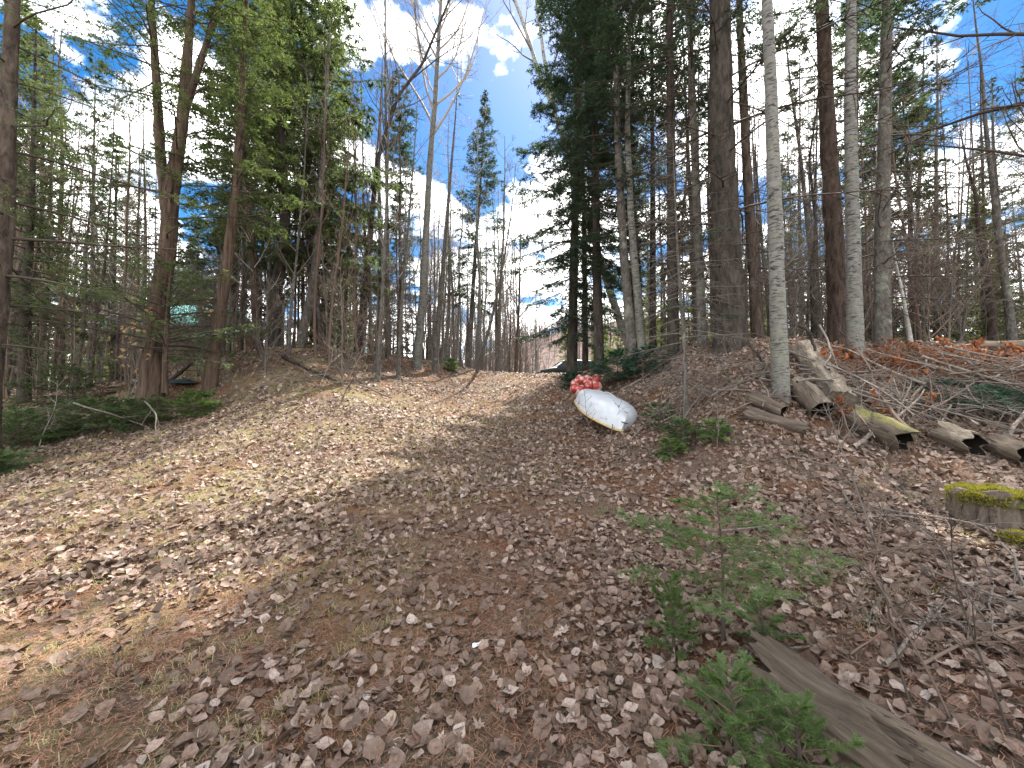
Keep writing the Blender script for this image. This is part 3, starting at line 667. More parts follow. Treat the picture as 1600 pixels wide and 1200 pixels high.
for k in range(2):
    KIND['brush', k] = make_tree('bare', 390 + k, pole(2.6 + k, rg, .12), .028, 3, M['twig_grey'],
        dict(n1=20, t0=.03, L1=2.0, ang=(20, 60), k2=6, k3=5, k4=0, twig=['twig_grey', 'twig_brown'][k], rmin=.0045, trop=.1), sides=5, step=.4)
    KIND['dead', k] = make_tree('conifer', 395 + k, pole(10 + 2.5 * k, rg, .07), .09, 11, M[['bark_grey', 'bark_brown'][k]],
        dict(nb=95, t0=.05, Lmax=1.9, el_bot=-6, el_top=15, droop=22, live=lambda t: 0., twig=['twig_grey', 'twig_dark'][k], dead_td=8, dead_tl=.6, pow_=.45, fat=.7), sides=8, step=.5)
BG = {
    ('brush', 'L'): ('leafless shrub on the left bank', 'bare_shrub'), ('brush', 'R'): ('leafless shrub on the right bank', 'bare_shrub'), ('brush', 'C'): ('leafless shrub beyond the crest', 'bare_shrub'),
    ('dead', 'L'): ('dead twiggy spruce left of the track', 'dead_spruce'), ('dead', 'R'): ('dead twiggy spruce behind the right bank', 'dead_spruce'),  # group: (label, category, name)
    ('bare', 'L'): ('bare grey tree standing deep in the woods left of the track', 'bare_tree'),
    ('bare', 'C'): ('bare tree in the sunlit stand beyond the crest of the track', 'bare_tree'),
    ('bare', 'R'): ('bare tree in the woods behind the right bank', 'bare_tree'),
    ('thin', 'L'): ('thin bare sapling in the woods left of the track', 'sapling'),
    ('thin', 'C'): ('thin bare sapling in the sunlit stand beyond the crest', 'sapling'),
    ('thin', 'R'): ('thin bare sapling in the woods behind the right bank', 'sapling'),
    ('conifer', 'L'): ('shady conifer standing deep in the woods left of the track', 'conifer_tree'),
    ('conifer', 'C'): ('conifer beside the stand beyond the crest of the track', 'conifer_tree'),
    ('conifer', 'R'): ('shady conifer in the woods behind the right bank', 'conifer_tree'),
    ('skeletal', 'L'): ('half dead spruce in the woods left of the track', 'spruce_tree'),
    ('skeletal', 'R'): ('half dead spruce in the woods behind the right bank', 'spruce_tree'),
    ('young', 'L'): ('young light green spruce in the woods left of the track', 'young_spruce'),
    ('young', 'R'): ('young light green spruce in the sun behind the right bank', 'young_spruce'),
    ('young', 'C'): ('young light green spruce near the parked car', 'young_spruce'),
}
MARKS = [(20, 'left edge trunk'), (236, 'forked cedar'), (328, 'slanting cedar'), (430, 'black cedar trunk'), (500, 'dense olive cedar'), (592, 'slim pole tree'), (655, 'tall pale aspen'), (690, 'dead spruce pole'),
         (735, 'spired fir'), (748, 'leaning crest tree'), (860, 'parked car'), (895, 'trackside fir'), (985, 'leaning birch'), (1050, 'brown spruce'), (1098, 'slim grey spruce'), (1141, 'thickest pine'), (1184, 'brownish spruce'),
         (1220, 'speckled birch'), (1312, 'reddish pine'), (1337, 'banded birch'), (1378, 'lichened fir'), (1424, 'white snag'), (1552, 'knobby snag')]
ADJ = {'bare': ['grey bare tree', 'brown bare tree', 'pale bare tree', 'stout grey tree'], 'thin': ['thin grey sapling', 'thin brown sapling', 'tall thin sapling'], 'conifer': ['shady conifer', 'dark conifer', 'tall shady conifer'],
       'skeletal': ['half dead brown spruce', 'half dead grey spruce'], 'young': ['small light green spruce', 'larger light green spruce'], 'brush': ['low grey leafless shrub', 'brown leafless shrub'], 'dead': ['dead grey twiggy spruce', 'tall dead brown spruce']}
def where(kind, k, x, y):
    px = 800 + FPX * x / y; d, nm = min(((px - a, b_) for a, b_ in MARKS), key=lambda t: abs(t[0]))
    side = 'straight behind the' if abs(d) < 9 else ('just ' if abs(d) < 40 else '') + ('right' if d > 0 else 'left') + ' of the'
    dep = 'close' if y < 15 else ('farther back' if y < 22 else ('deep back' if y < 32 else 'at the very back'))
    return f'{ADJ[kind][k]} {dep} {side} {nm}'
taken = [(o.location.x, o.location.y) for o in COL.objects if o.get('category') == 'tree']
firsts = {}
def put(kind, zone, x, y, rng, s=None):
    nv = sum(1 for k in KIND if k[0] == kind); k = int(rng.integers(nv)); s = s or rng.uniform(.8, 1.2)
    lab, nm = BG[kind, zone]
    key = (kind, k)
    if key not in firsts:
        t = plant(nm, lab, 'tree', KIND[key], (x, y, gz(x, y)), rng.uniform(0, 6.28), s); firsts[key] = t
    else:
        t = copy_tree(firsts[key]); t.name = nm; t.location = (x, y, gz(x, y)); t.rotation_euler = (rng.normal(0, .03), rng.normal(0, .03), rng.uniform(0, 6.28)); t.scale = (s, s, s)
    t['label'] = where(kind, k, x, y); t['group'] = lab.replace('standing ', '')
    taken.append((x, y))
def scatter(zone, kinds, n, fx, fy, ok, rng, mind=1.0):
    tries = 0; done = 0
    while done < n and tries < n * 40:
        tries += 1; x, y = rng.uniform(*fx), rng.uniform(*fy)
        if not ok(x, y) or any((x - a) ** 2 + (y - b_) ** 2 < mind ** 2 for a, b_ in taken): continue
        kd = rng.choice([k for k, _ in kinds], p=np.array([p for _, p in kinds]) / sum(p for _, p in kinds))
        put(str(kd), zone, x, y, rng); done += 1
rs = np.random.default_rng(77)
inview = lambda x, y: abs(x) < 1.42 * y + 1
scatter('L', [('bare', 3), ('thin', 3), ('conifer', 3), ('skeletal', 1.5), ('young', 1.6)], 120, (-48, -5.5), (12.5, 45), lambda x, y: inview(x, y) and x < -5.0 - .035 * y and x < -.28 * y and not (x < -15 and 22 < y < 31 and x > -28) and not (y < 26 and -.93 < x / y < -.77), rs, 1.15)
scatter('C', [('bare', 3), ('thin', 2.5)], 165, (-11, 4.5), (25, 70), lambda x, y: x < (.066 if y < 42 else .095) * y - 1.1 and x > -.22 * y, rs, .8)
scatter('C', [('brush', 1)], 30, (-7, 4), (24, 50), lambda x, y: x < .075 * y - 1.1 and x > -.2 * y, rs, .8)
scatter('R', [('bare', 1.2), ('thin', 1.6), ('conifer', 3.4), ('skeletal', 2.5), ('young', 3.2)], 96, (3.2, 48), (11.5, 45), lambda x, y: inview(x, y) and x > 2.6 + .13 * y, rs, 1.15)
scatter('L', [('bare', 1), ('thin', 2)], 26, (-13, -3.5), (19, 36), lambda x, y: x < -3.6 - .05 * y and x > -.36 * y, rs, .8)
scatter('R', [('thin', 1)], 34, (4, 20), (10.2, 15), lambda x, y: inview(x, y) and x > 3.2 + .13 * y, rs, .8)
scatter('L', [('thin', 1)], 36, (-22, -5.2), (11.8, 17), lambda x, y: inview(x, y) and x < -5.0 - .035 * y and not -.93 < x / y < -.77, rs, .8)
scatter('R', [('dead', 1)], 15, (3.2, 22), (9.6, 17), lambda x, y: inview(x, y) and x > 2.9 + .1 * y, rs, .9)
scatter('R', [('brush', 1)], 34, (4, 18), (9.6, 14), lambda x, y: inview(x, y) and x > 3.2 + .13 * y, rs, .7)
scatter('L', [('dead', 1)], 18, (-20, -4.6), (12, 20), lambda x, y: inview(x, y) and x < -4.4 - .03 * y and not -.93 < x / y < -.77, rs, .9)
scatter('L', [('brush', 1)], 44, (-18, -3.8), (10.8, 20), lambda x, y: inview(x, y) and x < -2.6 - .16 * y * .6 - .6, rs, .7)
for x, y in ((7.4, 33), (5.0, 36), (8.2, 29)): put('young', 'C', x, y, rs, 1.0)

# the wood beyond what one can tell apart: one mass of crowns on both sides
rw = np.random.default_rng(61); n = 340
an = np.radians(np.where(rw.uniform(0, 1, n) < .5, rw.uniform(-62, -16, n), rw.uniform(9, 62, n))); ds = rw.uniform(44, 95, n)
tx, ty = ds * np.sin(an), ds * np.cos(an); tz = ground_z(tx, ty, False); hh = rw.uniform(7, 15, n)
P = np.stack([np.stack([tx, ty, tz + hh * f], -1) for f in (0, .5, 1)], 1); mb = MB(); v, q = tubes(P, np.array([[.16, .12, .03]]) * np.ones((n, 1)), 4); mb.add(v, q)
C, Rc, L = spawn(P, np.full((n, 3), .06), hh, 20, rw, .1, 1, (50, 85), .24, .75, 3, .0, .1, .02, .5); v, q = tubes(C, Rc, 3); mb.add(v, q)
sel = rw.uniform(0, 1, len(C)) < np.repeat(rw.choice([0., 1.], n, p=[.4, .6]), 20)
needles(mb, C[sel][:, 0], C[sel][:, 2], 7, .5, .2, rw, .35, .1, .5, 1)
tag(mb.build('background_woods', [M['twig_grey'], M['hemlock']]), kind='stuff')

# ------------------------------------------------------------------ cabin seen through the left woods
def box(mb, x0, x1, y0, y1, z0, z1, mat=0):
    v = np.array([(x, y, z) for z in (z0, z1) for y in (y0, y1) for x in (x0, x1)])
    mb.add(v, [(0, 2, 3, 1), (4, 5, 7, 6), (0, 1, 5, 4), (2, 6, 7, 3), (0, 4, 6, 2), (1, 3, 7, 5)], mat)
teal = plain('teal_roof_metal', (.20, .52, .47), .45, .5, .12, 3)
wood = plain('brown_cabin_boards', (.14, .075, .045), .8, .2, .4, 9)
cabx = W(246, 520, 24.0)[0]; cabz = 2.9
cab = thing('cabin', 'brown wooden cabin with a teal metal roof behind the left trees', 'cabin', (cabx, 24, cabz), R_(-8))
mb = MB(); box(mb, -4.2, 2.6, 0, 5, -.6, 3.3); mb.build('wall', wood, cab, smooth=False)
mb = MB(); mb.add([(-4.2, 0, 3.3), (-4.2, 5, 3.3), (-4.2, 2.5, 4.9), (2.6, 0, 3.3), (2.6, 5, 3.3), (2.6, 2.5, 4.9)], [(0, 1, 2), (3, 5, 4)]); mb.build('gable', wood, cab, smooth=False)
mb = MB()
for sgn in (1, -1):
    y0, y1 = (-.5, 2.5) if sgn == 1 else (5.5, 2.5)
    mb.add([(-4.6, y0, 3.15), (3.0, y0, 3.15), (3.0, y1, 5.05), (-4.6, y1, 5.05), (-4.6, y0, 3.05), (3.0, y0, 3.05), (3.0, y1, 4.95), (-4.6, y1, 4.95)],
           [(0, 1, 2, 3), (4, 7, 6, 5), (0, 4, 5, 1), (1, 5, 6, 2), (2, 6, 7, 3), (3, 7, 4, 0)])
roof = mb.build('roof', teal, cab, smooth=False)
rib = MB(); rib.add([(-.03, -.5, 3.152), (.03, -.5, 3.152), (.03, 2.5, 5.052), (-.03, 2.5, 5.052), (-.02, -.5, 3.2), (.02, -.5, 3.2), (.02, 2.5, 5.1), (-.02, 2.5, 5.1)],
                    [(4, 5, 6, 7), (0, 4, 7, 3), (1, 2, 6, 5), (0, 1, 5, 4)])
rme = rib.mesh('roof_rib', teal, False)
for x in np.arange(-4.4, 2.9, .6):
    r = link_mesh('roof_rib', rme, roof); r.location.x = x
mb = MB(); mb.add([(2.65, -1.6, 2.2), (4.6, -1.6, 2.2), (4.6, 2.6, 3.3), (2.65, 2.6, 3.3), (2.65, -1.6, 2.1), (4.6, -1.6, 2.1), (4.6, 2.6, 3.2), (2.65, 2.6, 3.2)],
                  [(0, 1, 2, 3), (4, 7, 6, 5), (0, 4, 5, 1), (1, 5, 6, 2), (2, 6, 7, 3), (3, 7, 4, 0)])
pr = mb.build('porch_roof', teal, cab, smooth=False)
for x in (2.75, 4.5):
    mb = MB(); box(mb, x - .06, x + .06, -1.45, -1.33, -.6, 2.12); mb.build('porch_post', wood, cab, smooth=False)
glass = plain('dark_window_glass', (.03, .035, .04), .08, .6)
trimm = plain('pale_window_trim', (.5, .47, .4), .6, .3)
for x in (-2.6, .8):
    mb = MB(); box(mb, x - .55, x + .55, -.05, -.003, 1.1, 2.3); f = mb.build('window', trimm, cab, smooth=False)
    mb = MB(); box(mb, x - .45, x + .45, -.06, -.052, 1.2, 2.2); mb.build('pane', glass, f, smooth=False)

# ------------------------------------------------------------------ car beyond the crest
paint = plain('dark_green_car_paint', (.006, .009, .009), .5, .3); rubber = plain('tyre_rubber', (.02, .02, .02), .85, .2); steel = plain('wheel_alloy', (.4, .4, .4), .35, .5, metal=.6)
lampm = plain('headlight_lens', (.6, .6, .58), .12, .6); roofm = plain('sky_reflection_roof', (.78, .8, .8), .25, .6)  # pale roof colour paints the sky's reflection on a dark car
carb = W(877, 575, 28.5); car = thing('parked_car', 'dark green car, roof pale from the sky, parked beyond the crest of the track', 'car', (carb[0] + .35, 28.5, gz(carb[0], 28.5) - .0), R_(12))
def loft(mb, secs, mat=0):
    secs = np.array(secs, float); n, k, _ = secs.shape
    i = np.arange(n - 1)[:, None] * k; j = np.arange(k - 1)[None]
    mb.add(secs, np.stack([i + j, i + j + 1, i + j + k + 1, i + j + k], -1).reshape(-1, 4), mat)
def shell(prof_top, w, z0, inset=.06):
    secs = []
    for x, zt, wf in prof_top:
        h = w * wf
        secs.append([(x, -h, z0), (x, -h, z0 + (zt - z0) * .55), (x, -h + inset * .6, z0 + (zt - z0) * .9), (x, -h + inset * 2, zt), (x, 0, zt + .02), (x, h - inset * 2, zt), (x, h - inset * .6, z0 + (zt - z0) * .9), (x, h, z0 + (zt - z0) * .55), (x, h, z0), (x, -h, z0)])
    mb = MB(); loft(mb, secs)
    for s_ in (secs[0], secs[-1]):
        c = np.mean(np.array(s_), 0); vv = np.vstack([s_, c[None]]); mb.add(vv, [(a, a + 1, len(s_)) for a in range(len(s_) - 1)])
    return mb
shell([(-2.25, .62, .8), (-2.15, .78, .92), (-1.3, .98, .98), (-.9, 1.03, 1), (1.6, 1.05, 1), (2.1, 1.02, .95), (2.25, .9, .85)], .9, .32).build('body', paint, car)
ca = MB(); zb, zt = 1.03, 1.52
ca.add([(-.95, -.82, zb), (2.1, -.82, zb), (1.75, -.66, zt), (-.25, -.66, zt), (-.95, .82, zb), (2.1, .82, zb), (1.75, .66, zt), (-.25, .66, zt)], [(0, 1, 2, 3), (5, 4, 7, 6), (4, 0, 3, 7), (1, 5, 6, 2)])
ca.build('window', plain('car_glass', (.05, .06, .065), .05, .8), car, smooth=False)
shell([(-.32, 1.515, .9), (-.1, 1.575, .97), (1.6, 1.58, .97), (1.82, 1.52, .9)], .7, 1.5, .05).build('roof', roofm, car)
for a, c_ in (((-.95, -.825, 1.0), (-.25, -.665, 1.53)), ((-.95, .825, 1.0), (-.25, .665, 1.53)), ((.75, -.83, 1.0), (.75, -.67, 1.53)), ((2.1, -.825, 1.0), (1.75, -.665, 1.53))):
    mb = MB(); v, q = tubes(np.array([[a, c_]], float), np.full((1, 2), .045), 6); mb.add(v, q); mb.build('pillar', paint, car)
for x in (-1.45, 1.4):
    for y in (-.82, .82):
        mb = MB(); v, q = tubes(np.array([[(x, y - .1, .33), (x, y + .1, .33)]], float), np.full((1, 2), .33), 20); mb.add(v, q)
        for yy in (y - .1, y + .1):
            a = np.linspace(0, 2 * np.pi, 20, endpoint=False); ring = np.stack([x + .33 * np.cos(a), 0 * a + yy, .33 + .33 * np.sin(a)], 1); inn = np.stack([x + .21 * np.cos(a), 0 * a + yy, .33 + .21 * np.sin(a)], 1)
            mb.add(np.vstack([ring, inn]), [(k, (k + 1) % 20, 20 + (k + 1) % 20, 20 + k) for k in range(20)])
        wh = mb.build('wheel', rubber, car)
        mb = MB(); s_ = 1 if y > 0 else -1; v, q = tubes(np.array([[(x, y, .33), (x, y + s_ * .085, .33), (x, y + s_ * .09, .33)]], float), np.array([[.21, .2, .02]]), 16); mb.add(v, q); mb.build('rim', steel, wh)
for y in (-.6, .6):
    mb = MB(); box(mb, -2.262, -2.2, y - .17, y + .17, .66, .8); mb.build('headlight', lampm, car, smooth=False)

# ------------------------------------------------------------------ overturned boat and red floats
hull_m, nd, lk, b = mat('white_fibreglass', .38, .45)
c = ramp(nd, lk, noise(nd, lk, 3.5, 6, .6), [(.3, (.36, .385, .42)), (.65, (.47, .49, .52))])
c = mixc_(nd, lk, ramp(nd, lk, noise(nd, lk, 22, 5, .7), [(.60, (0, 0, 0)), (.75, (.45, .45, .45))]), c, (.3, .29, .27))
lk.new(c, b.inputs['Base Color'])
rimm = plain('yellowed_gunwale', (.42, .33, .17), .6, .3, .35, 12)
dark_in = plain('boat_inside_paint', (.3, .29, .27), .7, .2, .2)
Lb, Wb, Db = 2.0, .6, .46
def hull_sec(u, off=0.0):
    """u 0 = bow, 1 = transom; the boat lies keel up."""
    wf = max(.02, (1 - (1 - min(1, u / .6)) ** 2.7)) * (1 - .14 * max(0, (u - .6) / .4) ** 2); dz = Db * (.80 + .2 * math.sin(math.pi * min(1, u * 1.15))) * (1 - .45 * (1 - min(1, u / .25)) ** 2)
    y = (u - .5) * Lb; pts = []
    for k in range(17):
        a = math.pi * k / 16; ca_, sa_ = math.cos(a), math.sin(a)
        x = -(Wb * wf - off) * math.copysign(abs(ca_) ** .62, ca_); vee = max(0, 1 - u / .75); z = (dz - off) * abs(sa_) ** (.5 + .55 * vee) + .03 * max(0, 1 - abs(x) / .1)
        pts.append((x, y, z))
    return pts
us = np.concatenate([[0, .01, .03, .06], np.linspace(.1, 1, 22)])
boat = thing('overturned_boat', 'small white dinghy lying keel up at the edge of the track', 'boat', (0, 0, 0))
mb = MB(); loft(mb, [hull_sec(u) for u in us]); loft(mb, [hull_sec(u, .025)[::-1] for u in us], 1)
mb.build('hull', [hull_m, dark_in], boat)
mb = MB(); s_ = np.array(hull_sec(1.0)); cc = np.array([[0, s_[0][1], 0]]); mb.add(np.vstack([s_, cc]) + np.array([0, .004, 0]), [(k, k + 1, 17) for k in range(16)]); mb.build('transom', hull_m, boat, smooth=False)
mb = MB(); loop = [hull_sec(u)[0] for u in us[::-1]] + [hull_sec(u)[16] for u in us]
v, q = tubes(np.array([loop]) + np.array([0, 0, .01]), np.full((1, len(loop)), .026), 8); mb.add(v, q); mb.build('gunwale', rimm, boat)
mb = MB(); kl = np.array([[(0, -(u - .5) * Lb, hull_sec(u)[8][2] - .006) for u in np.linspace(.04, .97, 34)]]); v, q = tubes(kl, np.full((1, 34), .016), 6); mb.add(v, q); mb.build('keel', hull_m, boat)
mb = MB(); v, q = tubes(np.array([[(-.06, -Lb * .49, .2), (0, -Lb * .515, .2), (.06, -Lb * .49, .2)]]), np.full((1, 3), .012), 6); mb.add(v, q); mb.build('bow_ring', plain('dark_fitting', (.05, .05, .05), .4, .5), boat)
near, far = at(972, 678), W(930, 634, 9.25)
def place_boat(near, far, roll):
    near = Vector(near); far = Vector(far)
    yv = (far - near).normalized(); xv = yv.cross(Vector((0, 0, 1))).normalized(); zv = xv.cross(yv)
    Mx = Matrix((xv, yv, zv)).transposed().to_4x4(); Mx = Mx @ Matrix.Rotation(roll, 4, 'Y')
    return Matrix.Translation((near + far) / 2) @ Mx
boat.matrix_world = place_boat(near, far, R_(16))

redm, nd, lk, b = mat('red_float_plastic', .4, .45)
f = ramp(nd, lk, noise(nd, lk, 7.5, 5, .65), [(.5, (0, 0, 0)), (.6, (.9, .9, .9))])
c = mixc_(nd, lk, f, (.27, .022, .018), (.50, .36, .32)); lk.new(c, b.inputs['Base Color'])
capm = plain('float_cap_faded', (.5, .26, .22), .5, .4, .3)
def ball(mb, c, r, ru=14, rv=9, sq=1.0):
    th = np.linspace(0, np.pi, rv); ph = np.linspace(0, 2 * np.pi, ru, endpoint=False)
    v = np.array([(c[0] + r * math.sin(t) * math.cos(p), c[1] + r * math.sin(t) * math.sin(p), c[2] + r * sq * math.cos(t)) for t in th for p in ph])
    mb.add(v, [(i * ru + j, i * ru + (j + 1) % ru, (i + 1) * ru + (j + 1) % ru, (i + 1) * ru + j) for i in range(rv - 1) for j in range(ru)])
fl = [(898, 607, .13, 'left end float of the red pile, low on the ground'), (906, 611, .15, 'bright red float in front of the pile, touching the boat'),
      (898, 599, .11, 'pale worn float above the left end of the red pile'), (906, 594, .13, 'upper left red and white float in the pile'),
      (917, 595, .15, 'whitish float on top in the middle of the red pile'), (920, 603, .14, 'red float in the middle of the pile under the whitish one'),
      (931, 594, .15, 'large faded red float at the upper right of the pile'), (932, 604, .15, 'deep red float at the lower right of the pile')]
for i, (px, py, r, lab) in enumerate(fl):
    p = W(px, py, 9.9 + (.15 if py < 600 else 0)); t = thing('red_float', lab, 'float', p, i * 1.3, 'red and white floats piled behind the boat')
    t.rotation_euler = (.5 * math.sin(i * 2.1), .6 * math.cos(i * 1.7), i * 1.3)
    mb = MB(); ball(mb, (0, 0, 0), r); mb.build('float_body', redm, t)
    mb = MB(); ball(mb, (0, 0, r * .92), r * .36, 10, 6, .6); mb.build('float_cap', capm, t)

# ------------------------------------------------------------------ logs, stump
def log(name, label, p0, p1, r0, r1, mats, seed, hollow0=False, hollow1=True, sag=0., jag=.08, ridge=.06, sides=22):
    rng = np.random.default_rng(seed); p0 = np.array(p0, float); p1 = np.array(p1, float); L = np.linalg.norm(p1 - p0)
    n = max(10, int(L / .06)); s = np.linspace(0, 1, n)
    t = thing(name, label, 'log', (0, 0, 0)); zax = Vector(p1 - p0).normalized()
    t.matrix_world = Matrix.Translation(Vector(p0)) @ zax.to_track_quat('Z', 'Y').to_matrix().to_4x4()
    P = np.stack([np.sin(s * 3 + seed) * .02, np.cos(s * 4 + seed) * .02, s * L], 1)
    Rr = (r0 + (r1 - r0) * s) * (1 + .05 * np.sin(s * 9 + seed))
    v, q = tubes(P[None], Rr[None], sides); v = v.reshape(n, sides, 3)
    g = rng.normal(size=(n, sides)); 
    for _ in range(4): g[1:-1] = (g[:-2] + 2 * g[1:-1] + g[2:]) / 4
    g /= g.std(); big = rng.normal(size=sides) * .6; big = (big + np.roll(big, 1) + np.roll(big, -1)) / 2
    k = 1 + ridge * np.clip(g, -2, 2) + .05 * big[None]
    k = 1 + (k - 1) * (.45 + .55 * np.clip(np.minimum(s, 1 - s) * L / .4, 0, 1))[:, None]
    v = P[:, None] + (v - P[:, None]) * k[:, :, None]
    je = rng.uniform(-jag, jag, (2, sides)); je = sum(np.roll(je, q_, 1) for q_ in range(max(2, sides // 9))) / math.sqrt(max(2, sides // 9))
    w0 = np.clip(1 - s * L / .2, 0, 1)[:, None]; w1 = np.clip(1 - (1 - s) * L / .2, 0, 1)[:, None]
    v[:, :, 2] += je[0] * w0 + je[1] * w1
    mb = MB(); mb.add(v.reshape(-1, 3), q); mb.build('log_bark', mats[0], t)
    for e, hol in ((0, hollow0), (1, hollow1)):
        i = 0 if e == 0 else n - 1; ring = v[i]; c = P[i]; ins = -1 if e else 1
        dep = .35 if hol else .0
        r2 = c + (ring - c) * .82; r2[:, 2] += ins * .015
        r3 = c + (ring - c) * (.52 if hol else .45); r3[:, 2] += ins * (dep if hol else .02)
        ce = c + np.array([0, 0, ins * (dep + .03)])
        vv = np.vstack([ring, r2, r3, ce[None]]); m_ = sides
        f4 = [(a, (a + 1) % m_, m_ + (a + 1) % m_, m_ + a) for a in range(m_)]; f5 = [(m_ + a, m_ + (a + 1) % m_, 2 * m_ + (a + 1) % m_, 2 * m_ + a) for a in range(m_)]
        f3 = [(2 * m_ + a, 2 * m_ + (a + 1) % m_, 3 * m_) for a in range(m_)]
        mb = MB(); mb.add(vv, f4); mb.add(vv, f5, 1); mb.add(vv, f3, 1); mb.build('hollow_end' if hol else 'sawn_end', [mats[0], mats[1] if hol else mats[0]], t)
    return t
def on(px, py, up): p = at(px, py); p[2] += up; return p
dw, dp, dm, li = M['deadwood'], M['deadwood_pale'], M['deadwood_moss'], M['log_inside']
log('fallen_log', 'weathered cracked log lying in the bottom right foreground beside the fir shoots', on(1185, 1055, .03), on(1440, 1235, .02), .14, .15, (dw, li), 1, False, False, jag=.12, ridge=.085, sides=64)
log('fallen_log', 'pale bleached rotten log running down the bank behind the speckled birch', on(1254, 562, .2), on(1318, 652, .17), .23, .21, (dp, li), 2, False, False, ridge=.1, jag=.06)
log('fallen_log', 'mossy rotten log with a jagged black hollow end pointing at the viewer', on(1335, 668, .15), on(1418, 714, .17), .18, .18, (dm, li), 3, jag=.09, ridge=.09)
log('sawn_log', 'short log with a round dark end right of the speckled birch', on(1248, 618, .17), on(1284, 664, .19), .17, .18, (dw, li), 4, jag=.02, ridge=.03)
log('sawn_log', 'slim log with a dark end left of the speckled birch foot', on(1174, 636, .1), on(1224, 655, .11), .10, .11, (dw, li), 5, jag=.02, ridge=.03)
log('fallen_log', 'split greyish log lying lowest beneath the two dark log ends', on(1162, 655, .07), on(1262, 680, .07), .11, .1, (dw, li), 6, False, True, jag=.06, ridge=.12)
log('fallen_log', 'rotten log with white splintered top and black end near the mossy stump', on(1468, 690, .12), on(1530, 716, .15), .15, .16, (dp, li), 7, jag=.09, ridge=.1)
log('fallen_log', 'dark log end at the right edge above the mossy stump', on(1556, 706, .12), on(1612, 732, .13), .14, .14, (dw, li), 8, jag=.05)
log('fallen_log', 'pale barkless log on the crown of the bank at the far right', on(1530, 548, .12), on(1690, 556, .14), .11, .13, (dp, li), 9, False, False, ridge=.04)
# stump
sp_ = at(1552, 806)
st = thing('mossy_stump', 'low cut stump capped with bright yellow green moss', 'stump', sp_)
rng = np.random.default_rng(21); ns, nr = 40, 12
a = np.linspace(0, 2 * np.pi, ns, endpoint=False); lob = 1 + .08 * np.sin(a * 2 + 1) + .06 * np.sin(a * 5) + .03 * rng.normal(size=ns)
z = np.linspace(-.15, .24, nr); rr = .285 + .07 * np.exp(-(z + .1) / .12)
v = np.stack([np.outer(rr, np.cos(a) * lob), np.outer(rr, np.sin(a) * lob), np.repeat(z[:, None], ns, 1)], -1)
v[-1, :, :2] *= .9; v[:, :, 2] += np.clip(z / .24, 0, 1)[:, None] * .035 * (np.sin(a * 2 + .5) + .7 * np.sin(a * 5))[None]; v[:, :, :2] *= 1 + .025 * rng.normal(size=(nr, ns))[:, :, None]
mb = MB(); i = np.arange(nr - 1)[:, None] * ns; j = np.arange(ns)[None]; j2 = (j + 1) % ns
mb.add(v, np.stack([i + j, i + j2, i + ns + j2, i + ns + j], -1).reshape(-1, 4))
top = np.vstack([v[-1], [[0, 0, .26]]]); mb.add(top, [(k, (k + 1) % ns, ns) for k in range(ns)])
mb.build('stump_wood', M['deadwood'], st)
def moss_cap(mb, rx, h, n, rng, lob=0):
    """cushion of tiny upright moss shoots"""
    r = np.sqrt(rng.uniform(0, 1, n)); a = rng.uniform(0, 2 * np.pi, n); x, y = rx * r * np.cos(a), rx * r * np.sin(a)
    zc = h * (1 - r ** 2.6) + .05 * (vnoise(x * 11 + 50, y * 11 + 50, 4) - .5) - .09 * np.clip((r - .88) / .12, 0, 1) * rng.uniform(0, 1.2, n)
    kp = vnoise(x * 14 + 5, y * 14 + 9, 6) > .03 + .45 * np.clip((r - .8) / .2, 0, 1); x, y, zc, n = x[kp], y[kp], zc[kp], int(kp.sum())
    p = np.stack([x, y, zc], 1); d = norm(np.stack([x * .9, y * .9, np.full(n, rx * .7)], 1) + rng.normal(0, .12, (n, 3)))
    w = perp_dirs(d, rng) * .006
    mb.add(np.stack([p - w, p + w, p + d * rng.uniform(.015, .035, (n, 1))], 1).reshape(-1, 3), np.arange(3 * n).reshape(-1, 3))
    g = 14; ta = np.linspace(0, 2 * np.pi, 24, endpoint=False); vv = [(0, 0, h)]
    for k in range(1, 7):
        q = k / 6; vv += [(rx * q * math.cos(t), rx * q * math.sin(t), h * (1 - q ** 2.6) - .01) for t in ta]
    f3 = [(0, 1 + k, 1 + (k + 1) % 24) for k in range(24)]; f4 = [(1 + r_ * 24 + k, 1 + (r_ + 1) * 24 + k, 1 + (r_ + 1) * 24 + (k + 1) % 24, 1 + r_ * 24 + (k + 1) % 24) for r_ in range(5) for k in range(24)]
    vv = np.array(vv); vv[:, 2] += .03 * (vnoise(vv[:, 0] * 18 + 50, vv[:, 1] * 18 + 50, 4) - .5) - .02; vv[-24:, 2] -= .04
    mb.add(vv, f3, 1); mb.add(vv, f4, 1)
mb = MB(); moss_cap(mb, .31, .05, 13000, rng); moss_under = plain('moss_underlayer', (.06, .058, .018), .95, .1, .5, 40)
o = mb.build('moss_cap', [M['moss'], moss_under], st); o.location = (-.02, -.02, .215)
pm = at(1588, 850); mm_ = thing('moss_mound', 'small patch of yellow moss on wood at the right edge below the stump', 'moss', pm)
mb = MB(); moss_cap(mb, .13, .09, 2500, rng); mb.build('moss_cushion', [M['moss'], moss_under], mm_)
mb = MB(); ball(mb, (0, 0, -.03), .125, 16, 8, .8); mb.build('wood_knob', M['deadwood'], mm_)

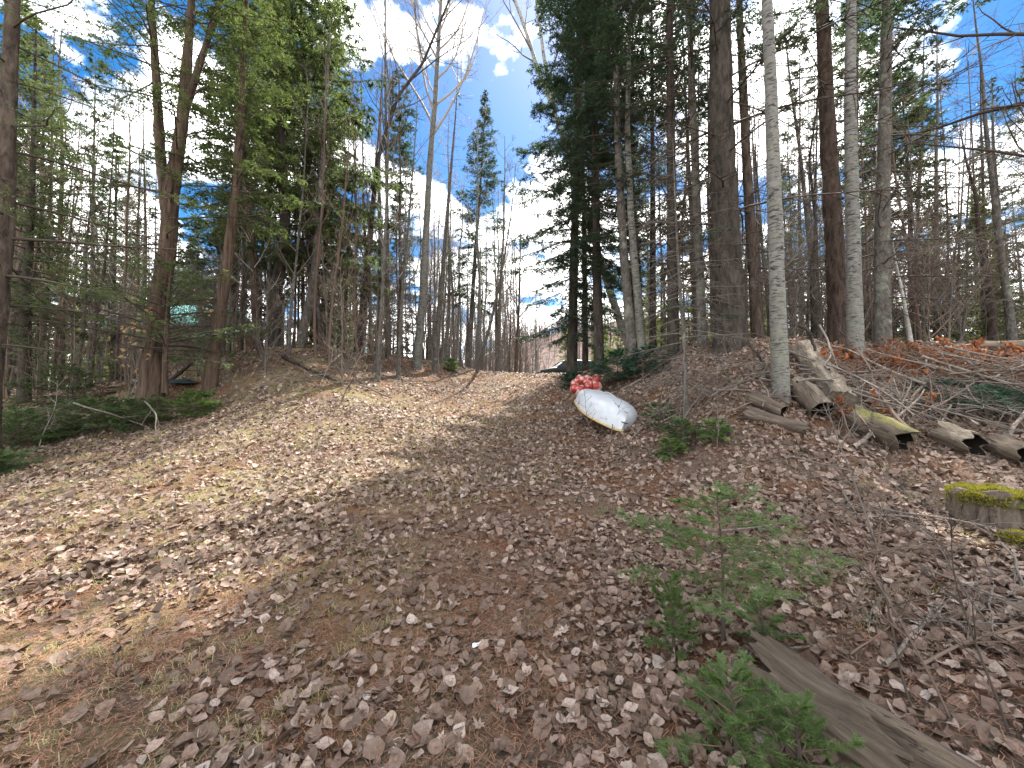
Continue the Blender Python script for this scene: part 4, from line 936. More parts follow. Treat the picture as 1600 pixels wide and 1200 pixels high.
# ------------------------------------------------------------------ fir seedlings and low boughs
def seedling(name, label, px, py, H, o, seed, mat_f='fir_young', loc=None, r=.012, rz=0):
    p = at(px, py) if loc is None else loc
    P = [(0, 0, -.03), (.0, 0, 0), (.01, 0, H * .5), (-.015, .01, H)]
    rng = np.random.default_rng(seed); Q, s = resample(P, .05); Rr = trunk_radius(s, s[-1], r, .2, .2)
    t = thing(name, label, 'fir seedling', p, rz); mb = MB(); trunk_mb(mb, Q, Rr, 8, rng, .03); mb.build('stem', M['twig_dark'], t)
    b_, f_ = conifer(Q, Rr, rng, **o); b_.build('branches', M['twig_brown'], t); f_.build('needles', M[mat_f], t, smooth=False)
    return t
so_ = dict(nb=30, t0=.42, Lmax=.84, el_bot=6, el_top=25, droop=10, upturn=4, td=30, tl=.2, sub=1, m=46, ln=.025, wd=.0042, twd=.06, flat=.2, fat=.6, pow_=.55, nmain=60)
seedling('fir_seedling', 'knee high fir seedling with flat open tiers above the foreground log', 1130, 1010, .84, so_, 31)
seedling('fir_seedling', 'small bushy yellow green fir clump under the open tiered seedling', 1052, 1030, .34, dict(so_, nb=26, t0=.08, Lmax=.26, el_bot=25, el_top=55, tl=.12), 32)
seedling('fir_seedling', 'dense fir shoots with long soft needles in the bottom right foreground', 1150, 1190, .3, dict(so_, nb=30, t0=.05, Lmax=.36, el_bot=8, el_top=55, tl=.18, m=50, ln=.028, td=20), 33)
seedling('fir_seedling', 'fir shoots at the bottom edge leaning against the foreground log', 1250, 1225, .24, dict(so_, nb=24, t0=.05, Lmax=.3, el_bot=8, el_top=55, tl=.16, m=50, ln=.028, td=20), 39)
seedling('fir_seedling', 'little fir sprig at the tip of the foreground log', 1195, 1015, .2, dict(so_, nb=16, t0=.1, Lmax=.2, el_bot=15, el_top=50, tl=.12), 34)
lo_ = dict(nb=46, t0=.08, Lmax=1.0, el_bot=8, el_top=30, droop=16, td=20, tl=.32, sub=2, m=12, ln=.055, wd=.017, twd=.1, flat=.25, fat=.6, pow_=.6, nmain=20)
for k, (px, py, H, lm, lab, mf) in enumerate([
    (305, 650, .55, .75, 'bright green fir seedling at the foot of the slanting cedar', 'fir_young'),
    (215, 668, .6, 1.0, 'low spreading fir in front of the forked cedar', 'fir_mid'),
    (150, 676, .7, 1.3, 'low shaded fir left of the forked cedar foot', 'fir_mid'),
    (30, 700, .75, 1.5, 'fir boughs at the left edge with sunlit tips', 'fir_mid'),
    (-20, 745, .35, .8, 'dark low fir bough at the left edge on the grass', 'fir_mid'),
    (85, 690, .22, .35, 'tiny pale green fir sprout at the grass edge on the left', 'fir_young'),
    (105, 640, 1.1, 1.8, 'taller shaded fir thicket deep behind the left edge brush', 'hemlock'),
    (705, 580, .6, .7, 'small light green fir on the bank near the road crest', 'fir_young'),
    (1065, 690, .3, .55, 'low fir spread below the small dead spruce', 'fir_mid'),
    (1120, 688, .25, .4, 'small green fir sprout right of the dead spruce foot', 'fir_young'),
    (1050, 712, .2, .3, 'mossy green fir sprout on the slope beneath the dead spruce', 'fir_young'),
    (1032, 664, .35, .6, 'dim fir shoots directly right of the boat', 'fir_mid'),
    (896, 604, .42, .7, 'low dark fir boughs between the parked car and the red floats', 'fir_blue'),
    (965, 600, .8, 1.2, 'dark fir thicket on the bank above the boat', 'fir_blue'),
    (1010, 590, .7, 1.0, 'green fir bough hanging on the bank right of the thicket', 'fir_blue')]):
    seedling('young_fir', lab, px, py, H, dict(lo_, Lmax=lm, nb=50 if lm > .6 else 20), 400 + k, mf, r=.015)
rng = np.random.default_rng(8)
bt = 'cut fir boughs heaped on the slope at the right edge'
for k, (px, py) in enumerate([(1500, 628), (1545, 640), (1590, 640), (1555, 618), (1600, 655), (1470, 612), (1620, 630)]):
    p = at(px, py); p[2] += .06
    Q = np.array([(0, 0, 0), (.5, .05, .12), (1.0, 0, .1), (1.4, .1, .02)]); Q, s = resample(Q, .1)
    t = thing('fir_bough', ['dull green fir bough at the left end of the heap', 'fir bough in the middle of the heap', 'fir bough at the right front of the heap', 'fir bough at the back of the heap', 'lowest fir bough of the heap at the right edge', 'lone flattened fir bough behind the heap', 'fir bough at the far right end of the heap'][k], 'fir bough', p - np.array([.6, 0, 0]), rng.uniform(-.5, .5), 'fir boughs heaped on the right slope')
    b_, f_ = conifer(Q, np.full(len(Q), .01), rng, nb=34, t0=.05, Lmax=.6, el_bot=5, el_top=5, droop=25, td=20, tl=.25, sub=2, m=12, ln=.045, wd=.013, twd=.15, prof=lambda x: 1 - .5 * x)
    v, q = tubes(Q[None], np.linspace(.014, .004, len(Q))[None], 6); b_.add(v, q); b_.build('bough_stem', M['twig_brown'], t); f_.build('needles', M['fir_blue'], t, smooth=False)

# ------------------------------------------------------------------ beech saplings that kept their dead leaves
def leafshape(n):
    """ovate leaf, 6 triangles per leaf: midrib 4 pts + sides"""
    v = np.array([(0, 0), (.32, .30), (.32, -.30), (.62, .27), (.62, -.27), (1, 0), (.32, 0), (.62, 0)], float)
    f = np.array([(0, 6, 1), (0, 2, 6), (1, 6, 7), (1, 7, 3), (2, 7, 6), (2, 4, 7), (3, 7, 5), (4, 5, 7)])
    return v, f
def leaves(mb, pos, size, yaw, tilt, roll, curl, rng, shape=None, fold=.25, mat=0):
    v, f = shape or leafshape(0); n = len(pos)
    u = v[:, 0][None] - .5; w = v[:, 1][None]
    z = curl[:, None] * (u * u * 1.2) + fold * np.abs(w) * rng.uniform(-.6, 1.4, (n, 1)) + rng.normal(0, .022, (n, len(v)))
    X = np.broadcast_to(u, z.shape); Y = np.broadcast_to(w, z.shape) * rng.uniform(.75, 1.2, (n, 1))
    L = np.stack([X, Y, z], -1) * size[:, None, None]
    def rot(L, a, i, j):
        c, s = np.cos(a)[:, None], np.sin(a)[:, None]; O = L.copy(); O[..., i] = L[..., i] * c - L[..., j] * s; O[..., j] = L[..., i] * s + L[..., j] * c; return O
    L = rot(L, roll, 1, 2); L = rot(L, tilt, 0, 2); L = rot(L, yaw, 0, 1)
    V = pos[:, None] + L
    mb.add(V.reshape(-1, 3), (f[None] + (np.arange(n) * len(v))[:, None, None]).reshape(-1, 3), mat)
def beech(label, px, py, H, n1, nl, lm, seed, ls=.08, r=.012, cat='sapling', up=0, lean=(0, 0), L1=.7, bare=False, tw='twig_grey', group=None, loc=None):
    rng = np.random.default_rng(seed); p = at(px, py) if loc is None else np.array(loc)
    x = np.cumsum(rng.normal(0, .035 * H, 7)) + np.linspace(0, lean[0] * H, 7); y = np.cumsum(rng.normal(0, .035 * H, 7)) + np.linspace(0, lean[1] * H, 7)
    x -= x[0]; y -= y[0]
    P = np.stack([x, y, np.linspace(-.04, H, 7)], 1); Q, s = resample(P, .08); Rr = r * (1 - .75 * s / s[-1])
    t = thing('beech_sapling' if not bare else 'bare_sapling', label, cat, p, 0, group)
    mb = MB(); trunk_mb(mb, Q, Rr, 7, rng, .02); mb.build('stem', M[tw], t)
    c = bare_crown(Q, Rr, rng, n1=n1, t0=.25, L1=L1 * H * .5, ang=(35, 65), k2=4, k3=3 if bare else 2, k4=0, trop=.05, sides=4, rmin=.0018); c.build('branches', M[tw], t)
    if nl:
        vv = np.concatenate(c.v); ids = rng.integers(0, len(vv), nl); pos = vv[ids] + rng.normal(0, .02, (nl, 3))
        lb = MB(); leaves(lb, pos, ls * rng.uniform(.7, 1.2, nl), rng.uniform(0, 6.28, nl), rng.normal(.3, .6, nl), rng.normal(0, .8, nl), rng.normal(.4, .4, nl), rng)
        lb.build('dead_leaves', M[lm], t)
    return t
for k, (px, py, H, n1, nl, lm, lab) in enumerate([
    (232, 640, 2.9, 14, 46, 'leaf_pale', 'slender beech with pale tan dead leaves in front of the forked cedar'),
    (200, 640, 2.0, 10, 30, 'leaf_pale', 'low beech with a few tan leaves left of the forked cedar'),
    (330, 612, 2.6, 12, 26, 'leaf_pale', 'thin beech with tan leaves beside the slanting cedar'),
    (1325, 668, .4, 9, 60, 'leaf_orange', 'orange leaved beech sprig right of the round dark log end'),
    (1370, 660, .4, 8, 40, 'leaf_orange', 'small orange leaved sprig behind the mossy log'),
    (1290, 585, .4, 8, 34, 'leaf_orange', 'orange leaved sprig on the pale rotten log'),
    (1335, 575, .4, 8, 34, 'leaf_orange', 'orange leaved sprig at the foot of the banded birch'),
    (1385, 565, .4, 9, 40, 'leaf_orange', 'orange leaved sprig at the foot of the lichened fir'),
    (1430, 568, .45, 10, 50, 'leaf_orange', 'orange leaved beech brush below the white snag'),
    (1480, 566, .45, 10, 50, 'leaf_orange', 'reddest beech brush in the middle of the far right bank'),
    (1530, 566, .4, 10, 40, 'leaf_orange', 'orange beech brush below the knobby snag'),
    (1580, 568, .4, 10, 40, 'leaf_orange', 'orange beech brush at the right edge of the bank'),
    (1450, 655, .35, 7, 30, 'leaf_orange', 'faded orange sprig between the two hollow logs'),
    (1040, 545, .7, 8, 24, 'leaf_orange', 'lone sprig of orange leaves left of the slim grey spruce')]):
    beech(lab, px, py, H, n1, nl, lm, 500 + k, ls=.1)
bl = MB(); rb = np.random.default_rng(71); pts = []
while len(pts) < 1500:
    px, py = rb.uniform(1290, 1640), rb.normal(566, 12)
    if vnoise(np.array([px * .03]), np.array([py * .09]), 8)[0] < .42: continue
    pts.append((px, py))
pts = np.array([at(px, py) for px, py in pts[::5]]); pts = np.repeat(pts, 5, 0) + rb.normal(0, .16, (len(pts) * 5, 3)) * np.array([1, 1, 0]); pts[:, 2] = ground_z(pts[:, 0], pts[:, 1]) + np.abs(rb.normal(.02, .09, len(pts)))
m_ = len(pts); leaves(bl, pts, .11 * rb.uniform(.6, 1.2, m_), rb.uniform(0, 6.28, m_), rb.normal(.2, .6, m_), rb.normal(0, .7, m_), rb.normal(.4, .5, m_), rb)
tag(bl.build('beech_leaf_litter', M['leaf_orange']), kind='stuff')
gr = 'leafless saplings in front of the right bank'
for k, (px, py, H, lean, tw, lab) in enumerate([
    (1372, 850, 1.15, (-.1, .1), 'twig_grey', 'upright leafless sapling in front of the mossy hollow log'),
    (1325, 960, .9, (.5, .1), 'twig_brown', 'slanting leafless shoot right of the fir seedling'),
    (1430, 1120, .75, (.1, .2), 'twig_dark', 'dark upright shoot behind the foreground log'),
    (1490, 1130, .8, (-.3, .2), 'twig_brown', 'leafless shoot leaning left near the bottom right corner'),
    (1580, 1150, .8, (-.4, .1), 'twig_dark', 'dark forked shoot in the bottom right corner'),
    (1560, 980, .8, (-.5, 0), 'twig_grey', 'grey shoot bowed low below the mossy stump'),
    (1290, 730, 1.0, (.4, 0), 'twig_grey', 'leafless shoot bending right under the round dark log end'),
    (928, 688, .95, (-.15, .25), 'twig_brown', 'forked bare twig standing in front of the white boat'),
    (950, 688, .95, (.5, .25), 'twig_brown', 'slanting bare twig against the right half of the white boat'),
    (1120, 700, .9, (-.1, 0), 'twig_grey', 'bare shoot on the slope right of the boat'),
    (1030, 680, 1.2, (.1, .1), 'twig_dark', 'dark bare shoot behind the fir shoots beside the boat'),
    (500, 600, 1.5, (.2, 0), 'twig_pale', 'bare shoot on the left bank below the grey leaning trunk'),
    (545, 595, 1.3, (.4, 0), 'twig_pale', 'pale bare shoot on the left bank near the slim pole tree'),
    (60, 700, 1.4, (.3, 0), 'twig_pale', 'pale arching shoot at the left edge above the fir boughs')]):
    beech(lab, px, py, H, 8, 0, None, 600 + k, r=.0055 if py > 900 else .008, bare=True, lean=lean, tw=tw, group=gr if px > 1000 else None, L1=.9)

# ------------------------------------------------------------------ sticks and brush
rng = np.random.default_rng(40)
STK = []
for k in range(9):
    L = 1.6; n = 12; P = np.stack([np.linspace(-L / 2, L / 2, n), np.cumsum(rng.normal(0, .03, n)), np.abs(np.cumsum(rng.normal(0, .02, n))) + .02], 1)
    Q, s = resample(P, .08); Rr = np.linspace(.016, .005, len(Q)) * rng.uniform(.8, 1.3)
    mb = MB(); trunk_mb(mb, Q, Rr, 6, rng, .05)
    C, Rc, Lc = spawn(Q[None], Rr[None], np.array([L]), 6, rng, .2, .95, (25, 60), .35, .3, 5, .0, .12, .003, .6); v, q = tubes(C, Rc, 4); mb.add(v, q)
    C2, R2, _ = spawn(C, Rc, Lc, 2, rng, .3, 1, (25, 60), .5, .3, 4, 0, .12, .002, .7); v, q = tubes(C2, R2, 3); mb.add(v, q)
    STK.append(mb.mesh('fallen_branch', [M['stick'], M['twig_grey'], M['twig_brown']][k % 3]))
SMARK = [(20, 'left edge'), (150, 'low shaded firs'), (235, 'forked cedar'), (430, 'black cedar trunk'), (500, 'dense cedar'), (592, 'slim pole tree'), (655, 'tall pale aspen'), (940, 'white boat'), (1072, 'small dead spruce'), (1141, 'thickest pine'),
         (1175, 'slim dark log end'), (1220, 'speckled birch'), (1285, 'round dark log end'), (1337, 'banded birch'), (1378, 'lichened fir'), (1415, 'mossy hollow log'), (1480, 'knobby snag'), (1530, 'splintered hollow log'), (1552, 'mossy stump'), (1600, 'right edge')]
def stick(px, py, s, lab, grp, yaw=None, lift=.02, tilt=.12):
    p = at(px, py); nrm = gnormal(p[0], p[1]); yaw = rng.uniform(0, 6.28) if yaw is None else yaw
    ki = int(rng.integers(len(STK))); o = bpy.data.objects.new('fallen_branch', STK[ki])
    d_, nm_ = min(((px - a, b_) for a, b_ in SMARK), key=lambda t: abs(t[0]))
    lab = ('long' if s > 1.1 else 'short' if s < .5 else 'middling') + ' ' + ['pale', 'grey', 'brown'][ki % 3] + ' ' + lab + ', ' + ('upper' if py < mid_py - 12 else 'lower' if py > mid_py + 12 else 'middle') + ' part, ' + ('left' if d_ < 0 else 'right') + ' of the ' + nm_; COL.objects.link(o)
    q = Vector((0, 0, 1)).rotation_difference(nrm) @ Quaternion((0, 0, 1), yaw) @ Quaternion((0, 1, 0), rng.normal(0, tilt))
    o.rotation_mode = 'QUATERNION'; o.rotation_quaternion = q; o.location = p + np.array([0, 0, lift]); o.scale = (s, s, s)
    tag(o, lab, 'branch', grp)
mid_py = 620
for k in range(110):
    stick(rng.uniform(1290, 1600), rng.uniform(572, 672), rng.uniform(.6, 1.5), 'stick in the brush heap', 'sticks in the brush heap on the right slope', lift=rng.uniform(.02, .22))
mid_py = 610
for k in range(46):
    stick(rng.uniform(1000, 1215), rng.uniform(552, 668), rng.uniform(.35, .95), 'stick on the bank', 'sticks on the bank right of the boat', yaw=rng.normal(.5, .5), lift=rng.uniform(.01, .1))
mid_py = 870
for k in range(34):
    stick(rng.uniform(1180, 1600), rng.uniform(690, 1060), rng.uniform(.25, .7), 'twig on the right slope', 'twigs on the right foreground slope', lift=.03)
mid_py = 589
for k in range(24):
    stick(rng.uniform(360, 690), rng.uniform(566, 612), rng.uniform(.6, 1.3), 'stick on the left bank', 'sticks on the left bank', lift=rng.uniform(.02, .1))
mid_py = 665
for k in range(16):
    stick(rng.uniform(20, 250), rng.uniform(640, 690), rng.uniform(.6, 1.2), 'stick in the shaded brush', 'sticks in the left edge brush', lift=rng.uniform(.05, .3), tilt=.4)
def bent(label, pts, r, m_, seed):
    rng = np.random.default_rng(seed); Q, s = resample(np.array(pts, float), .05); Q = Q + rng.normal(0, .006, Q.shape)
    o = thing('fallen_branch', label, 'branch', Q[0]); mb = MB(); trunk_mb(mb, Q - Q[0], np.linspace(r, r * .6, len(Q)), 10, rng, .08); mb.build('limb', M[m_], o)
    C, Rc, _ = spawn((Q - Q[0])[None], np.linspace(r, r * .5, len(Q))[None], np.array([1.2]), 4, rng, .2, .9, (40, 80), .3, .2, 5, .0, .1, .004, .35)
    mb = MB(); v, q = tubes(C, Rc, 5); mb.add(v, q); mb.build('side_twigs', M[m_], o)
bent('dark arched dead branch right of the speckled birch', [W(1228, 528, 7.6), W(1248, 505, 7.6), W(1266, 520, 7.5), W(1274, 548, 7.4)], .042, 'bark_dark', 1)
bent('dark crooked stub branch left of the speckled birch', [on(1203, 600, .05), W(1192, 565, 7.0), W(1180, 548, 7.0), W(1163, 532, 7.2)], .035, 'bark_dark', 2)
bent('forked pale branch stub among the leaves below the bank', [on(1128, 658, .0), W(1138, 640, 6.3), W(1150, 632, 6.35), on(1165, 650, .02)], .026, 'stick', 3)
bent('upright bent grey stick between the two hollow logs', [on(1464, 690, 0), W(1468, 665, 5.6), W(1485, 632, 5.7)], .02, 'stick', 4)
bent('long grey stick sloping across the brush heap', [on(1350, 655, .25), W(1430, 625, 6.0), W(1468, 614, 6.1)], .016, 'stick', 5)
bent('dark fallen branch slanting behind the forked cedar', [on(262, 600, .05), W(285, 580, 10.8), W(306, 562, 11.2)], .06, 'bark_dark', 6)
bent('long dark branch lying down the left bank', [on(440, 560, .08), on(480, 580, .06), on(525, 598, .05)], .05, 'bark_dark', 7)
bent('grey stick propped on the left bank', [on(508, 582, .02), W(520, 565, 11.3), W(534, 552, 11.6)], .03, 'stick', 8)
# dark teal hollow under tarp behind the small fir
tp = at(285, 600); t = thing('tarp', 'crumpled dark teal tarp on the ground behind the bright fir seedling', 'tarp', tp)
u = np.linspace(-1, 1, 18); U, V = np.meshgrid(u, u); Z = .28 * np.exp(-(U * 1.3) ** 2 - (V * 1.5) ** 2) + fbm(U * 3 + 9, V * 3 + 9, 2) * .16 + .03
mb = MB(); i = np.arange(17)[:, None] * 18; j = np.arange(17)[None]; mb.add(np.stack([U * .45, V * .35, Z * .45], -1), np.stack([i + j, i + j + 1, i + j + 19, i + j + 18], -1).reshape(-1, 4)); mb.build('tarp_sheet', plain('dark_teal_tarp', (.006, .026, .024), .6, .3), t)

# ------------------------------------------------------------------ leaf litter, needles, grass
rng = np.random.default_rng(90)
def sample_ground(n, d0, d1, spread=1.45):
    d = np.sqrt(rng.uniform(d0 * d0, d1 * d1, n)); x = rng.uniform(-1, 1, n) * (d * spread + .4); return x, d
def leafdens(x, y):
    base = .52 + 1.5 * fbm(x * .9 + 3, y * .9, 12) + 1.1 * fbm(x * 3, y * 3, 14)
    base = base + .25 * sstep(-.3, 1.5, x) - .38 * sstep(-.4, -2.2, x) * sstep(3.6, 2.4, y)
    return np.clip(base, .06 + .3 * sstep(3.0, 5.0, y) - .12 * sstep(-1, -4, x), 1)
nx_ = lambda x, y: None
def lean_to_ground(x, y):
    e = .06; return (ground_z(x + e, y) - ground_z(x - e, y)) / (2 * e), (ground_z(x, y + e) - ground_z(x, y - e)) / (2 * e)
def litter(mb, n, d0, d1, sz, shape=None, keep=None, fold=.42, flat=1.0):
    x, y = sample_ground(n, d0, d1); k = rng.uniform(0, 1, n) < leafdens(x, y); x, y = x[k], y[k]
    gxs, gys = lean_to_ground(x, y); z = ground_z(x, y) + rng.uniform(.004, .022, len(x)); m_ = len(x)
    yaw = rng.uniform(0, 6.28, m_); slope = np.arctan(gxs * np.cos(yaw) + gys * np.sin(yaw)); cross = np.arctan(-gxs * np.sin(yaw) + gys * np.cos(yaw))
    leaves(mb, np.stack([x, y, z], 1), sz * rng.choice([.5, .7, .85, 1., 1.15, 1.4], m_) * rng.uniform(.85, 1.15, m_), yaw, slope + rng.normal(0, .36 * flat, m_), cross + rng.normal(0, .4 * flat, m_), rng.normal(.4, .8, m_), rng, shape, fold)
round_v = np.array([(0, 0), (.2, .36), (.2, -.36), (.6, .4), (.6, -.4), (1, 0), (.2, 0), (.6, 0)], float)
small4 = (np.array([(0, 0), (.45, .34), (1, 0), (.45, -.34)], float), np.array([(0, 2, 1), (0, 3, 2)]))
mapl_a = np.radians([180, 140, 112, 95, 70, 50, 32, 14, 0, -14, -32, -50, -70, -95, -112, -140]); mapl_r = np.array([.12, .4, .3, .55, .32, .62, .35, .5, .75, .5, .35, .62, .32, .55, .3, .4]) * .75
mapl = (np.vstack([np.stack([.42 + mapl_r * np.cos(mapl_a), mapl_r * np.sin(mapl_a)], 1), [[.42, 0]]]), np.array([(16, (k + 1) % 16, k) for k in range(16)]))
ov = leafshape(0)
def outline(half):
    us_ = np.linspace(0, 1, len(half)); k = len(half)
    v = [(u, 0) for u in us_] + [(u, h) for u, h in zip(us_[1:-1], half[1:-1])] + [(u, -h) for u, h in zip(us_[1:-1], half[1:-1])]; f = []
    for sg, o in ((1, k), (-1, k + k - 2)):
        for i in range(k - 1):
            a, b_ = i, i + 1; c = o + i - 1 if i > 0 else None; d = o + i if i < k - 2 else None
            t = [(a, b_, d)] if c is None else ([(a, b_, c)] if d is None else [(a, b_, d), (a, d, c)])
            f += [q if sg > 0 else q[::-1] for q in t]
    return np.array(v, float), np.array(f)
round_n = outline([0, .27, .40, .44, .38, .22, 0]); oval_n = outline([0, .22, .33, .35, .27, .13, 0]); mid_n = outline([0, .33, .42, .27, 0])
mb = MB()
litter(mb, 8500, .5, 4.2, .058, round_n); litter(mb, 5200, .5, 4.2, .063, oval_n); litter(mb, 1200, .5, 4.2, .085, mapl)
litter(mb, 14000, 4.0, 9.5, .072, mid_n, flat=1.3); litter(mb, 14000, 4.0, 9.5, .066, (round_v, ov[1]), flat=1.2); litter(mb, 3500, 4, 9.5, .09, mapl)
litter(mb, 34000, 9.2, 24, .1, small4, flat=1.5)
litter(mb, 5000, 9.2, 24, .1, ov, flat=1.6); litter(mb, 26000, 9.2, 16, .09, small4, flat=1.5)
DK = MB(); _ld = leafdens; leafdens = lambda x, y: np.clip(.35 + 1.0 * _ld(x, y), .3, 1)
litter(DK, 9000, .5, 4.2, .066, (round_v, ov[1])); litter(DK, 16000, 4.2, 10, .075, small4); litter(DK, 12000, 10, 24, .1, small4); leafdens = _ld
tag(DK.build('leaf_mould', leafmat('rotting_leaves', [(.07, .046, .034), (.14, .098, .073), (.10, .068, .05), (.18, .13, .10)], 0, .7), smooth=True), kind='stuff')
tag(mb.build('leaf_litter', M['leaf_dry'], smooth=True), kind='stuff')
# the nearest leaves one by one
LM = []
for k in range(10):
    n = 7; 
    us_ = np.linspace(0, 1, n); half = (np.sin(np.pi * us_ ** .8) ** .8) * (.36 if k % 2 else .3) + .004
    vv = []; bend = rng.normal(.3, .5); fold_ = rng.uniform(-.2, .5)
    for a, h in zip(us_, half):
        for w in (-1, -.5, 0, .5, 1):
            vv.append((a - .5 + .02 * rng.normal(), w * h * rng.uniform(.9, 1.1), bend * (a - .5) ** 2 + fold_ * abs(w) * h + .03 * rng.normal() + .12 * max(0, abs(w) - .6) * rng.uniform(-1, 2)))
    mb = MB(); i = np.arange(n - 1)[:, None] * 5; j = np.arange(4)[None]; mb.add(vv, np.stack([i + j, i + j + 5, i + j + 6, i + j + 1], -1).reshape(-1, 4))
    v, q = tubes(np.array([[(-.49, 0, bend * .25), (-.65, .02, bend * .25 + .03), (-.8, .05, bend * .25 + .02)]]), np.array([[.012, .01, .008]]), 4); mb.add(v, q)
    LM.append(mb)
lcols = [(.34, .265, .22), (.27, .195, .155), (.22, .155, .12), (.37, .31, .27), (.30, .235, .2)]
LMATS = []
for k, c in enumerate(lcols):
    mm, nd, lk, b = mat('dry_leaf_%s' % 'abcde'[k], .65, .3); h = noise(nd, lk, 5, 5, .65); lk.new(ramp(nd, lk, h, [(.3, tuple(x * .62 for x in c)), (.65, c)]), b.inputs['Base Color']); bump(nd, lk, b, h, .4, .02); LMATS.append(mm)
LMESH = [LM[k % 10].mesh('fallen_leaf', LMATS[(k * 3) % 5]) for k in range(20)]
cnt = 0
while cnt < 290:
    x, y = sample_ground(1, .9, 2.7); x, y = float(x[0]), float(y[0])
    if abs(x) > 1.34 * y * 1.02 or rng.uniform() > leafdens(np.array([x]), np.array([y]))[0] * 1.1: continue
    o = bpy.data.objects.new('fallen_leaf', LMESH[int(rng.integers(20))]); COL.objects.link(o)
    s = rng.uniform(.048, .088); o.scale = (s, s, s); o.location = (x, y, gz(x, y) + rng.uniform(.012, .03))
    q = Vector((0, 0, 1)).rotation_difference(gnormal(x, y, .08)) @ Quaternion((0, 0, 1), rng.uniform(0, 6.28)) @ Quaternion((1, 0, 0), rng.normal(0, .25)) @ Quaternion((0, 1, 0), rng.normal(0, .2))
    o.rotation_mode = 'QUATERNION'; o.rotation_quaternion = q
    tag(o, 'curled dry leaf on top of the litter in the near foreground', 'leaf', 'dry leaves on top of the litter near the viewer'); cnt += 1
# dry needles
def needle_litter(mb, n, d0, d1, ln, wd):
    x, y = sample_ground(n, d0, d1); k = rng.uniform(0, 1, n) < np.clip(.5 - 1.6 * fbm(x * .9 + 3, y * .9, 12) + .35 * sstep(.2, -1.5, x), .12, 1); x, y = x[k], y[k]; n = len(x)
    z = ground_z(x, y) + rng.uniform(.003, .03, n); a = rng.uniform(0, 6.28, n); l = ln * rng.uniform(.5, 1.2, n)
    gxs, gys = lean_to_ground(x, y); dxx, dyy = np.cos(a), np.sin(a); dz = gxs * dxx + gys * dyy + rng.normal(0, .15, n)
    p = np.stack([x, y, z], 1); d = np.stack([dxx, dyy, dz], 1) * l[:, None]; w = np.stack([-dyy, dxx, 0 * a], 1) * wd
    mb.add(np.stack([p - w, p + w, p + d], 1).reshape(-1, 3), np.arange(3 * n).reshape(-1, 3))
mb = MB(); needle_litter(mb, 90000, .5, 4.5, .075, .0016); needle_litter(mb, 40000, 4.5, 9, .1, .003)
tag(mb.build('pine_needle_litter', M['needle_dry'], smooth=False), kind='stuff')
# grass
mb = MB()
def tufts(n, d0, d1, nb, h, wd, xm=None):
    x, y = sample_ground(n, d0, d1); k = (fbm(x * .7 + 20, y * .7, 44) + .25 * sstep(1.5, -2.5, x)) > .06 + .1 * (x > 2.2); x, y = x[k], y[k]
    x = np.repeat(x, nb) + rng.normal(0, .035, len(x) * nb); y = np.repeat(y, nb) + rng.normal(0, .035, len(y) * nb); n = len(x)
    p = np.stack([x, y, ground_z(x, y) - .003], 1); a = rng.uniform(0, 6.28, n); d = np.stack([np.cos(a), np.sin(a), 0 * a], 1); w = np.stack([-np.sin(a), np.cos(a), 0 * a], 1) * wd
    hh = h * rng.uniform(.4, 1.2, n)[:, None]; sp = rng.uniform(.3, 1.3, n)[:, None]; up = np.array([0, 0, 1.])
    m1 = p + d * hh * sp * .4 + up * hh * .55; m2 = p + d * hh * sp + up * hh * rng.uniform(.25, .8, (n, 1))
    V = np.stack([p - w, p + w, m1 - w * .8, m1 + w * .8, m2], 1).reshape(-1, 3); b_ = np.arange(n)[:, None] * 5
    mb.add(V, np.concatenate([b_ + np.array([[0, 1, 3]]), b_ + np.array([[0, 3, 2]]), b_ + np.array([[2, 3, 4]])]))
tufts(700, .8, 4.5, 22, .075, .0017); tufts(2600, 4.5, 11, 13, .07, .0032); tufts(2600, 11, 22, 7, .09, .007)
tag(mb.build('grass', M['grass'], smooth=False), kind='stuff')
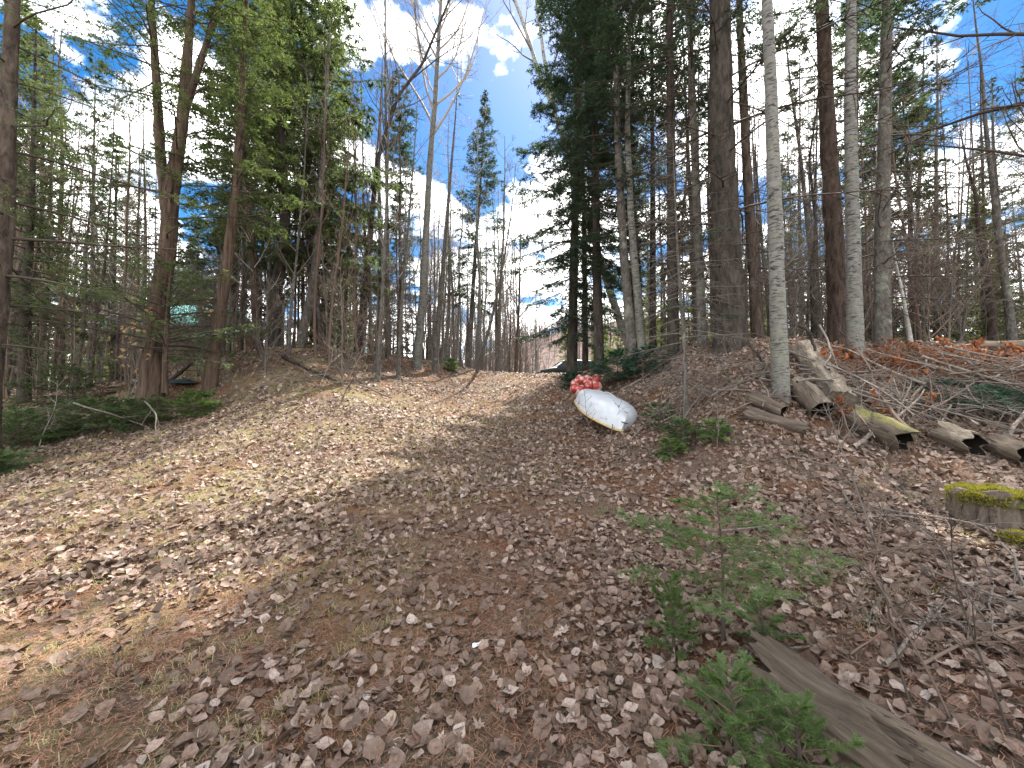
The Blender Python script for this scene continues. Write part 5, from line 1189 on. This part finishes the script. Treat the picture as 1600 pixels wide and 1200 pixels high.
# twig litter
mb = MB(); x, y = sample_ground(1500, .7, 9); n = len(x); a = rng.uniform(0, 6.28, n); l = rng.uniform(.05, .28, n)
p = np.stack([x, y, ground_z(x, y) + .012], 1); P = np.stack([p, p + np.stack([np.cos(a) * l * .5, np.sin(a) * l * .5, .012 + rng.normal(0, .01, n)], 1), p + np.stack([np.cos(a + .2) * l, np.sin(a + .2) * l, rng.normal(0, .01, n)], 1)], 1)
P[:, 1, 2] = ground_z(P[:, 1, 0], P[:, 1, 1]) + .02; P[:, 2, 2] = ground_z(P[:, 2, 0], P[:, 2, 1]) + .012
v, q = tubes(P, rng.uniform(.0015, .004, n)[:, None] * np.array([[1, .9, .6]]), 4); mb.add(v, q)
tag(mb.build('twig_litter', M['twig_brown']), kind='stuff')
# scraps of litter on the track
for px, py, s, col, lab in ((745, 1015, .026, (.6, .61, .63), 'crumpled scrap of white paper among the near leaves'), (515, 947, .018, (.05, .07, .13), 'small blue scrap lying on the needle litter'), (402, 770, .03, (.2, .33, .38), 'pale blue scrap lying on the sunlit grass')):
    p = at(px, py); u = np.linspace(-1, 1, 6); U, V = np.meshgrid(u, u); Z = fbm(U * 2 + px, V * 2 + py, 3) * 1.2 + .5; mb = MB(); i = np.arange(5)[:, None] * 6; j = np.arange(5)[None]
    mb.add(np.stack([U * s, V * s * .6 + U * s * .3, Z * s], -1), np.stack([i + j, i + j + 1, i + j + 7, i + j + 6], -1).reshape(-1, 4))
    tag(mb.build('litter_scrap', plain('scrap', col, .5, .4), loc=p + np.array([0, 0, .012]), smooth=False), lab, 'litter')

# look-alikes that still share a label are told apart by distance
same = {}
for o in COL.objects:
    if o.parent is None and o.get('label') and o.get('category') in ('tree', 'branch'): same.setdefault(o['label'], []).append(o)
for lab, os_ in same.items():
    if len(os_) in (2, 3):
        os_.sort(key=lambda o: o.location.y)
        for o, w in zip(os_, ('nearer', 'farther') if len(os_) == 2 else ('nearest', 'middle', 'hindmost')):
            if len(lab.split()) <= 15: o['label'] = w + ' ' + lab
